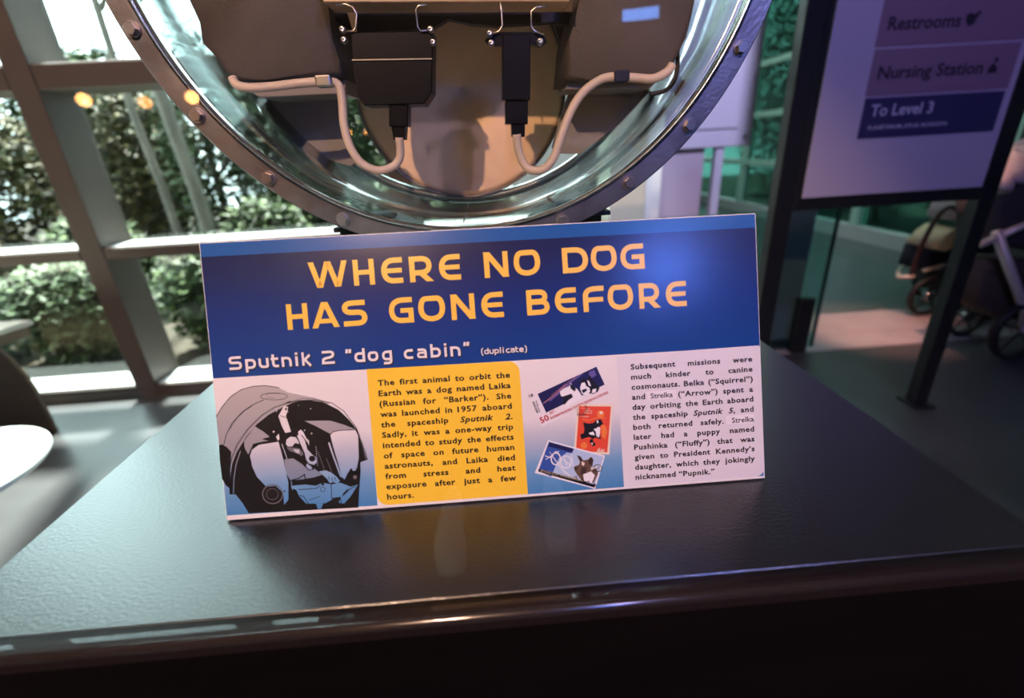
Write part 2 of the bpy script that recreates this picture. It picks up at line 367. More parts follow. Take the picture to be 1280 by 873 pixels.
def stroke(pts, w, clip=None):
    """polyline -> list of quads with mitred joints"""
    P = [Vector(pts[0])]
    for p in pts[1:]:
        if (Vector(p) - P[-1]).length > 1e-4: P.append(Vector(p))
    n = len(P); L, R_ = [], []
    closed = (P[0] - P[-1]).length < 1e-6
    for i in range(n):
        if closed and i in (0, n - 1): a, c = P[1] - P[0], P[-1] - P[-2]
        else: a = (P[i + 1] - P[i]) if i < n - 1 else (P[i] - P[i - 1]); c = (P[i] - P[i - 1]) if i else a
        a = a.normalized(); c = c.normalized(); na = Vector((-a.y, a.x)); nc = Vector((-c.y, c.x)); m_ = na + nc
        if m_.length < 0.3: m_ = na
        m_.normalize(); k = min(1 / max(m_.dot(na), 0.35), 2.2) * w / 2
        L.append(P[i] + m_ * k); R_.append(P[i] - m_ * k)
    out = [[tuple(R_[i]), tuple(R_[i + 1]), tuple(L[i + 1]), tuple(L[i])] for i in range(n - 1)]
    if clip:
        res = []
        for q in out:
            for lim, s in ((clip[0], 1), (clip[1], -1)):
                o_ = []
                for i in range(len(q)):
                    p, r = q[i], q[(i + 1) % len(q)]; dp, dr = s * (p[1] - lim), s * (r[1] - lim)
                    if dp >= 0: o_.append(p)
                    if dp * dr < 0:
                        t = dp / (dp - dr); o_.append((p[0] + t * (r[0] - p[0]), p[1] + t * (r[1] - p[1])))
                q = o_
                if len(q) < 3: break
            if len(q) >= 3: res.append(q)
        out = res
    return out
def fillet(pts, rs, n=6):
    out = []
    m = len(pts)
    for i, p in enumerate(pts):
        r = rs[i] if isinstance(rs, (list, tuple)) else rs
        if i in (0, m - 1) or not r: out.append(p); continue
        P = Vector(p); a = (Vector(pts[i - 1]) - P); c = (Vector(pts[i + 1]) - P)
        ra = min(r, a.length * 0.4995); rc = min(r, c.length * 0.4995)
        A = P + a.normalized() * ra; B = P + c.normalized() * rc
        for k in range(n + 1):
            t = k / n
            out.append(tuple(A * (1 - t) ** 2 + P * (2 * t * (1 - t) * 0.92) + P * 0 + B * t ** 2 + (P * (2 * t * (1 - t) * 0.08) * 0 + (A + B) * (t * (1 - t) * 0.08))))
    return out
# heading alphabet, drawn on a box of height 1 (stroke t)
t = 0.205; h = t / 2
def rr(w, y0=0.0, y1=1.0, r=0.42):
    p = [(w / 2, y1 - h), (w - h, y1 - h), (w - h, y0 + h), (h, y0 + h), (h, y1 - h), (w / 2, y1 - h)]
    return fillet(p, r, 8)
CAP = {
 'W': (1.52, [([(0.09, 1.08), (0.40, 0.02), (0.43, 0.02), (0.745, 0.98), (0.775, 0.98), (1.09, 0.02), (1.12, 0.02), (1.43, 1.08)], 0.2)]),
 'H': (0.84, [([(h, 0), (h, 1)], t), ([(0.84 - h, 0), (0.84 - h, 1)], t), ([(h, 0.5), (0.84 - h, 0.5)], t * 0.9)]),
 'E': (0.84, [(fillet([(0.84, 1 - h), (0.02 + h, 1 - h), (0.02 + h, h), (0.84, h)], [0, 0.46, 0.46, 0], 10), t), ([(0.15, 0.5), (0.81, 0.5)], t * 0.9)]),
 'R': (0.92, [([(h, 0), (h, 1)], t), (fillet([(h, 1 - h), (0.86 - h, 1 - h), (0.86 - h, 0.36), (h, 0.36)], [0, 0.3, 0.3, 0], 8), t), ([(0.42, 0.36), (0.83, -0.06)], t)]),
 'N': (0.94, [([(h, 0), (h, 1)], t), ([(0.94 - h, 0), (0.94 - h, 1)], t), ([(0.06, 1.05), (0.88, -0.05)], t * 1.05)]),
 'O': (1.02, [(rr(1.02), t)]),
 'D': (1.0, [([(h, 0), (h, 1)], t), (fillet([(h, 1 - h), (1.0 - h, 1 - h), (1.0 - h, h), (h, h)], [0, 0.46, 0.46, 0], 10), t)]),
 'G': (0.96, [(fillet([(0.93, 1 - h), (h, 1 - h), (h, h), (0.96 - h, h)], [0, 0.46, 0.46, 0], 10), t), ([(0.96 - h, 0), (0.96 - h, 0.58)], t), ([(0.45, 0.49), (0.96 - h, 0.49)], t * 0.9)]),
 'A': (1.02, [([(0.06, -0.08), (0.50, 1.0)], t), ([(0.96, -0.08), (0.52, 1.0)], t), ([(0.25, 0.26), (0.78, 0.26)], t * 0.85)]),
 'S': (0.94, [(fillet([(0.88, 1 - h), (h, 1 - h), (h, 0.53), (0.94 - h, 0.53), (0.94 - h, h), (0.03, h)], [0, 0.26, 0.26, 0.26, 0.26, 0], 6), t)]),
 'B': (0.94, [([(h, 0), (h, 1)], t), (fillet([(h, 1 - h), (0.86 - h, 1 - h), (0.86 - h, 0.53), (h, 0.53)], [0, 0.24, 0.24, 0], 6), t), (fillet([(h, 0.51), (0.93 - h, 0.51), (0.93 - h, h), (h, h)], [0, 0.26, 0.26, 0], 6), t)]),
 'F': (0.84, [(fillet([(0.84, 1 - h), (0.02 + h, 1 - h), (0.02 + h, 0.4), (0.02 + h, 0)], [0, 0.46, 0, 0], 10), t), ([(0.12, 0.47), (0.80, 0.47)], t * 0.9)]),
}
def place_caps(seq, base0, base1, H):
    fs = []
    for ch, x0_, x1_ in seq:
        wid, st = CAP[ch]; sx = (x1_ - x0_) / wid
        by = base0[1] + (base1[1] - base0[1]) * ((x0_ + x1_) / 2 - base0[0]) / (base1[0] - base0[0])
        for si, (pts, wd) in enumerate(st):
            for q in stroke(pts, wd, (0, 1)): fs.append((si, [(x0_ + x * sx, by + y * H) for x, y in q]))
    return fs
sb = bmesh.new()
quad = [(0, 0), (512.9, 0), (514.9, 253.4), (0.0, 258.5)]
prism([(x * K, y * K) for x, y in quad], -0.005, 0.0, 0.0004, bm=sb, axis='z', seg=1)
obj('foam_board', sb, MT['board'], sign, raw=True)
E1, E2, E3, E4 = 0.00012, 0.00024, 0.00036, 0.00048
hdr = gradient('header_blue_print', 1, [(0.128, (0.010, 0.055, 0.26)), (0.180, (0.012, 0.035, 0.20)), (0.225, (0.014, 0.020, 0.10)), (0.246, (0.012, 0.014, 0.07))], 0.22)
strip = mat('light_blue_print', (0.015, 0.10, 0.34), 0.22)
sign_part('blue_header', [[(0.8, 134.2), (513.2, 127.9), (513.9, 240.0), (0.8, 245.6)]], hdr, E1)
sign_part('light_blue_band', [[(0.8, 245.6), (513.9, 240.0), (514.0, 252.6), (0.8, 257.7)]], strip, E1)
picbg = gradient('picture_fade_print', 1, [(0.0, (0.05, 0.22, 0.47)), (0.030, (0.16, 0.34, 0.56)), (0.060, (0.52, 0.54, 0.62)), (0.075, (0.74, 0.71, 0.72)), (0.134, (0.80, 0.77, 0.76))], 0.30)
picpale = gradient('picture_halftone_print', 1, [(0.0, (0.05, 0.20, 0.40)), (0.060, (0.30, 0.30, 0.33)), (0.134, (0.50, 0.46, 0.44))], 0.30)
sign_part('picture_panel', [[(0.8, 4.8), (141.0, 3.2), (141.4, 132.4), (0.8, 134.0)]], picbg, E1)
sign_part('stamp_panel', [[(283.0, 2.6), (375.6, 2.4), (375.6, 129.4), (283.6, 130.6)]], picbg, E1)
sign_part('corner_print', [[(500.0, 2.4), (511.6, 2.4), (511.6, 16.0), (500.0, 16.0)]], mat('corner_blue_print', (0.05, 0.22, 0.45), 0.3), E1)
def rrect(x0_, x1_, y0_, y1_, r, corners):
    out = []
    for (cx_, cy_, a0), on in zip(((x1_ - r, y1_ - r, 0), (x0_ + r, y1_ - r, 90), (x0_ + r, y0_ + r, 180), (x1_ - r, y0_ + r, 270)), corners):
        if on: out += [(cx_ + r * math.cos(math.radians(a0 + k * 11.25)), cy_ + r * math.sin(math.radians(a0 + k * 11.25))) for k in range(9)]
        else: out.append((x1_ if a0 in (0, 270) else x0_, y1_ if a0 in (0, 90) else y0_))
    return out
yel = rrect(141.4, 283.4, 2.9, 131.6, 10, (1, 0, 1, 0))
yel = [(x, y if y < 60 else y - (x - 141.4) / 142 * 2.2 + 1.0) for x, y in yel]
sign_part('yellow_panel', [yel], mat('yellow_print', (0.92, 0.60, 0.045), 0.30), E2)
wh = rrect(375.6, 512.6, 2.4, 128.8, 9, (0, 0, 0, 1))
sign_part('white_panel', [wh], mat('white_print', (0.72, 0.70, 0.74), 0.30), E2)
yellowink = mat('heading_yellow_print', (0.90, 0.56, 0.07), 0.3)
L1 = [('W', 95.8, 131.8), ('H', 136.7, 156.0), ('E', 161.8, 182.0), ('R', 188.2, 210.4), ('E', 215.0, 235.3), ('N', 257.2, 279.6), ('O', 284.8, 309.5), ('D', 330.1, 354.3), ('O', 356.9, 381.3), ('G', 384.7, 407.3)]
L2 = [('H', 72.8, 92.0), ('A', 95.6, 120.0), ('S', 123.5, 146.3), ('G', 166.4, 189.0), ('O', 193.5, 218.4), ('N', 223.9, 245.9), ('E', 251.5, 272.5), ('B', 294.3, 315.9), ('E', 320.3, 341.1), ('F', 346.8, 367.2), ('O', 370.6, 394.7), ('R', 400.2, 420.8), ('E', 425.1, 445.2)]
sign_part('heading_lettering', place_caps(L1, (96, 210.8), (407, 208.4), 23.7) + place_caps(L2, (73, 174.0), (445, 170.9), 23.7), yellowink, E2)
# rounded lower-case subtitle alphabet (cap height 1, x-height 0.74)
q_ = 0.19; g_ = q_ / 2; XH = 0.74
def bowl(w, y0=0.0, y1=XH, r=0.26):
    return fillet([(w / 2, y1 - g_), (w - g_, y1 - g_), (w - g_, y0 + g_), (g_, y0 + g_), (g_, y1 - g_), (w / 2, y1 - g_)], r, 6)
LOW = {
 'S': (0.96, [(fillet([(0.92, 1 - g_), (g_, 1 - g_), (g_, 0.52), (0.96 - g_, 0.52), (0.96 - g_, g_), (0.02, g_)], [0, .22, .22, .22, .22, 0], 5), q_)]),
 'p': (0.78, [([(g_, -0.25), (g_, XH)], q_), (fillet([(g_, XH - g_), (0.78 - g_, XH - g_), (0.78 - g_, g_), (g_, g_)], [0, .26, .26, 0], 5), q_)]),
 'u': (0.76, [(fillet([(g_, XH), (g_, g_), (0.76 - g_, g_), (0.76 - g_, XH)], [0, .26, .1, 0], 5), q_)]),
 't': (0.58, [(fillet([(0.17, 0.98), (0.17, g_), (0.56, g_)], [0, .22, 0], 5), q_), ([(0.0, XH - g_), (0.54, XH - g_)], q_ * 0.9)]),
 'n': (0.76, [([(g_, 0), (g_, XH)], q_), (fillet([(g_, XH - g_), (0.76 - g_, XH - g_), (0.76 - g_, 0)], [0, .28, 0], 5), q_)]),
 'i': (0.19, [([(g_, 0), (g_, XH)], q_), ([(g_, 0.84), (g_, 1.02)], q_)]),
 'k': (0.74, [([(g_, 0), (g_, 1.0)], q_), ([(0.14, 0.36), (0.66, 0.78)], q_), ([(0.24, 0.42), (0.70, -0.04)], q_)]),
 '2': (0.94, [(fillet([(0.04, 1 - g_), (0.94 - g_, 1 - g_), (0.94 - g_, 0.54), (g_, 0.40), (g_, g_), (0.94, g_)], [0, .22, .25, .2, 0, 0], 5), q_)]),
 '"': (0.44, [([(0.14, 1.02), (0.08, 0.72)], q_), ([(0.38, 1.02), (0.32, 0.72)], q_)]),
 'd': (0.78, [([(0.78 - g_, 0), (0.78 - g_, 1.02)], q_), (fillet([(0.78 - g_, XH - g_), (g_, XH - g_), (g_, g_), (0.78 - g_, g_)], [0, .26, .26, 0], 5), q_)]),
 'b': (0.78, [([(g_, 0), (g_, 1.02)], q_), (fillet([(g_, XH - g_), (0.78 - g_, XH - g_), (0.78 - g_, g_), (g_, g_)], [0, .26, .26, 0], 5), q_)]),
 'o': (0.80, [(bowl(0.80), q_)]),
 'g': (0.78, [(fillet([(0.78 - g_, XH - g_), (g_, XH - g_), (g_, g_), (0.78 - g_, g_)], [0, .26, .26, 0], 5), q_), (fillet([(0.78 - g_, XH), (0.78 - g_, -0.20), (0.1, -0.20)], [0, .2, 0], 5), q_)]),
 'c': (0.70, [(fillet([(0.70, XH - g_), (g_, XH - g_), (g_, g_), (0.70, g_)], [0, .28, .28, 0], 5), q_)]),
 'a': (0.76, [(fillet([(0.08, XH - g_), (0.76 - g_, XH - g_), (0.76 - g_, 0)], [0, .2, 0], 5), q_), (fillet([(0.76 - g_, g_), (g_, g_), (g_, 0.41), (0.76 - g_, 0.41)], [0, .15, .15, 0], 5), q_ * 0.85)]),
 'l': (0.19, [([(g_, 0), (g_, 1.02)], q_)]),
 'e': (0.78, [(fillet([(0.76, g_), (g_, g_), (g_, XH - g_), (0.78 - g_, XH - g_), (0.78 - g_, 0.38), (g_, 0.38)], [0, .24, .24, .2, 0, 0], 5), q_)]),
 '(': (0.34, [(fillet([(0.34, 1.06), (0.09, 0.8), (0.09, 0.05), (0.34, -0.2)], [0, .25, .25, 0], 5), q_)]),
 ')': (0.34, [(fillet([(0.0, 1.06), (0.25, 0.8), (0.25, 0.05), (0.0, -0.2)], [0, .25, .25, 0], 5), q_)]),
}
def place_low(seq, b0, b1, H, grow=0.0, dx=0, dy=0):
    fs = []
    for ch, x0_, x1_ in seq:
        wid, st = LOW[ch]; sx = (x1_ - x0_) / wid
        by = b0[1] + (b1[1] - b0[1]) * (x0_ - b0[0]) / (b1[0] - b0[0])
        for si, (pts, wd) in enumerate(st):
            if grow:
                a_, b_ = Vector(pts[0]), Vector(pts[1]); e0 = tuple(a_ - (b_ - a_).normalized() * grow / 2)
                a_, b_ = Vector(pts[-1]), Vector(pts[-2]); e1 = tuple(a_ - (b_ - a_).normalized() * grow / 2)
                if (Vector(pts[0]) - Vector(pts[-1])).length > 1e-6: pts = [e0] + list(pts[1:-1]) + [e1]
            for q in stroke(pts, wd + grow): fs.append((si, [(x0_ + x * sx + dx, by + y * H + dy) for x, y in q]))
    return fs
SUBT = [('S', 16.3, 28.2), ('p', 31.3, 41.0), ('u', 43.4, 52.6), ('t', 54.6, 62.0), ('n', 64.4, 73.6), ('i', 77.0, 79.4), ('k', 83.0, 91.4), ('2', 101.2, 113.0), ('"', 123.3, 128.6), ('d', 131.2, 141.1), ('o', 143.6, 153.3), ('g', 156.8, 166.0), ('c', 176.9, 185.4), ('a', 189.0, 198.2), ('b', 201.7, 211.3), ('i', 214.6, 216.9), ('n', 220.2, 229.6), ('"', 232.6, 238.0)]
dw = [('(', 248.8), ('d', 251.6), ('u', 256.5), ('p', 261.2), ('l', 266.3), ('i', 269.0), ('c', 271.8), ('a', 276.2), ('t', 280.6), ('e', 284.4), (')', 289.9)]
DUPL = [(c, x, x + LOW[c][0] * 5.4) for c, x in dw]
subink = mat('subtitle_white_print', (0.80, 0.76, 0.75), 0.3)
blackink = mat('black_print', (0.008, 0.007, 0.008), 0.35)
sign_part('lettering_shadow', place_low(SUBT, (16, 140.7), (230, 138.9), 12.4, 0.10, 0.5, -0.6) + place_low(DUPL, (249, 138.8), (290, 138.5), 5.6, 0.16, 0.3, -0.3), blackink, E2)
sign_part('subtitle_lettering', place_low(SUBT, (16, 140.7), (230, 138.9), 12.4) + place_low(DUPL, (249, 138.8), (290, 138.5), 5.6), subink, E3)

# body copy from the built-in font
dg = None
def text_faces(s, size, bold=0.0, shear=0.0, sx=1.0, spacing=1.0):
    cu = bpy.data.curves.new('t', 'FONT'); cu.body = s; cu.size = size; cu.offset = bold; cu.shear = shear; cu.resolution_u = 2; cu.space_character = spacing
    o = bpy.data.objects.new('t', cu); C.objects.link(o)
    bpy.context.view_layer.update()
    me = o.evaluated_get(bpy.context.evaluated_depsgraph_get()).to_mesh()
    V = [(v.co.x * sx, v.co.y) for v in me.vertices]
    fs = [[V[i] for i in p.vertices] for p in me.polygons]
    bpy.data.objects.remove(o); bpy.data.curves.remove(cu)
    if not V: return [], 0, 0
    return fs, min(v[0] for v in V), max(v[0] for v in V)
WC = {}
def word(s, size, bold, shear, sx, spacing=1.0):
    k = (s, size, bold, shear, sx, spacing)
    if k not in WC: WC[k] = text_faces(s, size, bold, shear, sx, spacing)
    return WC[k]
SX = 1.22
def para(lines, x0_, x1_, x0b, x1b, yb0, yb1, drift, size, bold):
    fs = []; n = len(lines)
    for i, ln in enumerate(lines):
        a = x0_ + (x0b - x0_) * i / (n - 1); b_ = x1_ + (x1b - x1_) * i / (n - 1); y = yb0 + (yb1 - yb0) * i / (n - 1)
        just = not ln.endswith('|'); ln = ln.rstrip('|')
        ws = []
        for wd in ln.split(' '):
            if wd.startswith('/'): ws.append(word(wd[1:], size, bold, 0.22, SX, 1.10))
            elif wd.startswith('~'): ws.append(word(wd[1:], size * 1.0, 0.09, 0, 1.08))
            else: ws.append(word(wd, size, bold, 0, SX, 1.10))
        tw = sum(w_[2] - w_[1] for w_ in ws)
        gap = (b_ - a - tw) / max(len(ws) - 1, 1) if just else size * 0.42
        x = a
        for f_, mn, mx_ in ws:
            dy = drift * (x - a) / (b_ - a)
            for f in f_: fs.append([(x + p[0] - mn, y + dy + p[1]) for p in f])
            x += mx_ - mn + gap
    return fs
T1 = ['The first animal to orbit the', 'Earth was a dog named Laika', '(Russian for “Barker”). She', 'was launched in 1957 aboard', 'the spaceship /Sputnik /2.', 'Sadly, it was a one-way trip', 'intended to study the effects', 'of space on future human', 'astronauts, and Laika died', 'from stress and heat', 'exposure after just a few', 'hours.|']
T2 = ['Subsequent missions were', 'much kinder to canine', 'cosmonauts. Belka (“Squirrel”)', 'and ~Strelka (“Arrow”) spent a', 'day orbiting the Earth aboard', 'the spaceship /Sputnik /5, and', 'both returned safely. ~Strelka', 'later had a puppy named', 'Pushinka (“Fluffy”) that was', 'given to President Kennedy’s', 'daughter, which they jokingly', 'nicknamed “Pupnik.”|']
sign_part('yellow_panel_text', para(T1, 150.6, 274.2, 150.6, 273.2, 116.4, 8.2, -1.2, 7.5, 0.22), blackink, E3)
patch = mat('pasted_label_print', (0.80, 0.78, 0.82), 0.3)
sign_part('pasted_label', [[(402.8, 84.2), (430.5, 83.9), (430.5, 92.2), (402.8, 92.5)]], patch, E3)
sign_part('pasted_label', [[(477.5, 55.4), (504.5, 55.1), (504.5, 63.4), (477.5, 63.7)]], patch, E3)
SX = 1.17
sign_part('white_panel_text', para(T2, 388.4, 505.2, 387.0, 503.4, 114.6, 8.7, -0.6, 7.15, 0.21), blackink, E4)

TONES = {'white': (0.80, 0.80, 0.84), 'cream': (0.80, 0.70, 0.56), 'navy': (0.015, 0.016, 0.085), 'violet': (0.13, 0.10, 0.34), 'rose': (0.42, 0.18, 0.24), 'red': (0.72, 0.075, 0.035), 'orange': (0.80, 0.22, 0.05), 'paleblue': (0.42, 0.55, 0.75), 'blue': (0.035, 0.09, 0.36), 'brown': (0.13, 0.075, 0.05), 'darkbrown': (0.045, 0.025, 0.02), 'grey': (0.16, 0.15, 0.16), 'crimson': (0.45, 0.03, 0.07), 'palegold': (0.45, 0.36, 0.20)}
TM = {k: mat(k + '_print', v, 0.3) for k, v in TONES.items()}
TM['black'] = blackink; TM['pale'] = picpale; TM['paper'] = picbg
PAPER_STAMP = mat('stamp_paper_print', (0.76, 0.73, 0.76), 0.3)
def art(name, data, lift0, over={}):
    """each run of one tone becomes one printed layer, a hair above the last"""
    runs = []
    for kd, tone, pts, wd in data:
        fs = [pts] if kd == 'p' else stroke(pts, wd)
        if runs and runs[-1][0] == tone: runs[-1][1].extend(fs)
        else: runs.append((tone, list(fs)))
    b = bmesh.new(); mats = []
    for i, (tone, fs) in enumerate(runs):
        m_ = over.get(tone, TM[tone])
        if m_ not in mats: mats.append(m_)
        z = lift0 + i * 0.000012
        for p in fs:
            try: f = b.faces.new([b.verts.new((x * K, y * K, z)) for x, y in p])
            except ValueError: continue
            f.material_index = mats.index(m_)
            f.normal_update()
            if f.normal.z < 0: f.normal_flip()
    bmesh.ops.triangulate(b, faces=[f for f in b.faces if len(f.verts) > 4])
    me = bpy.data.meshes.new(name); b.to_mesh(me); b.free()
    for m_ in mats: me.materials.append(m_)
    return obj(name, me, None, sign, raw=True)
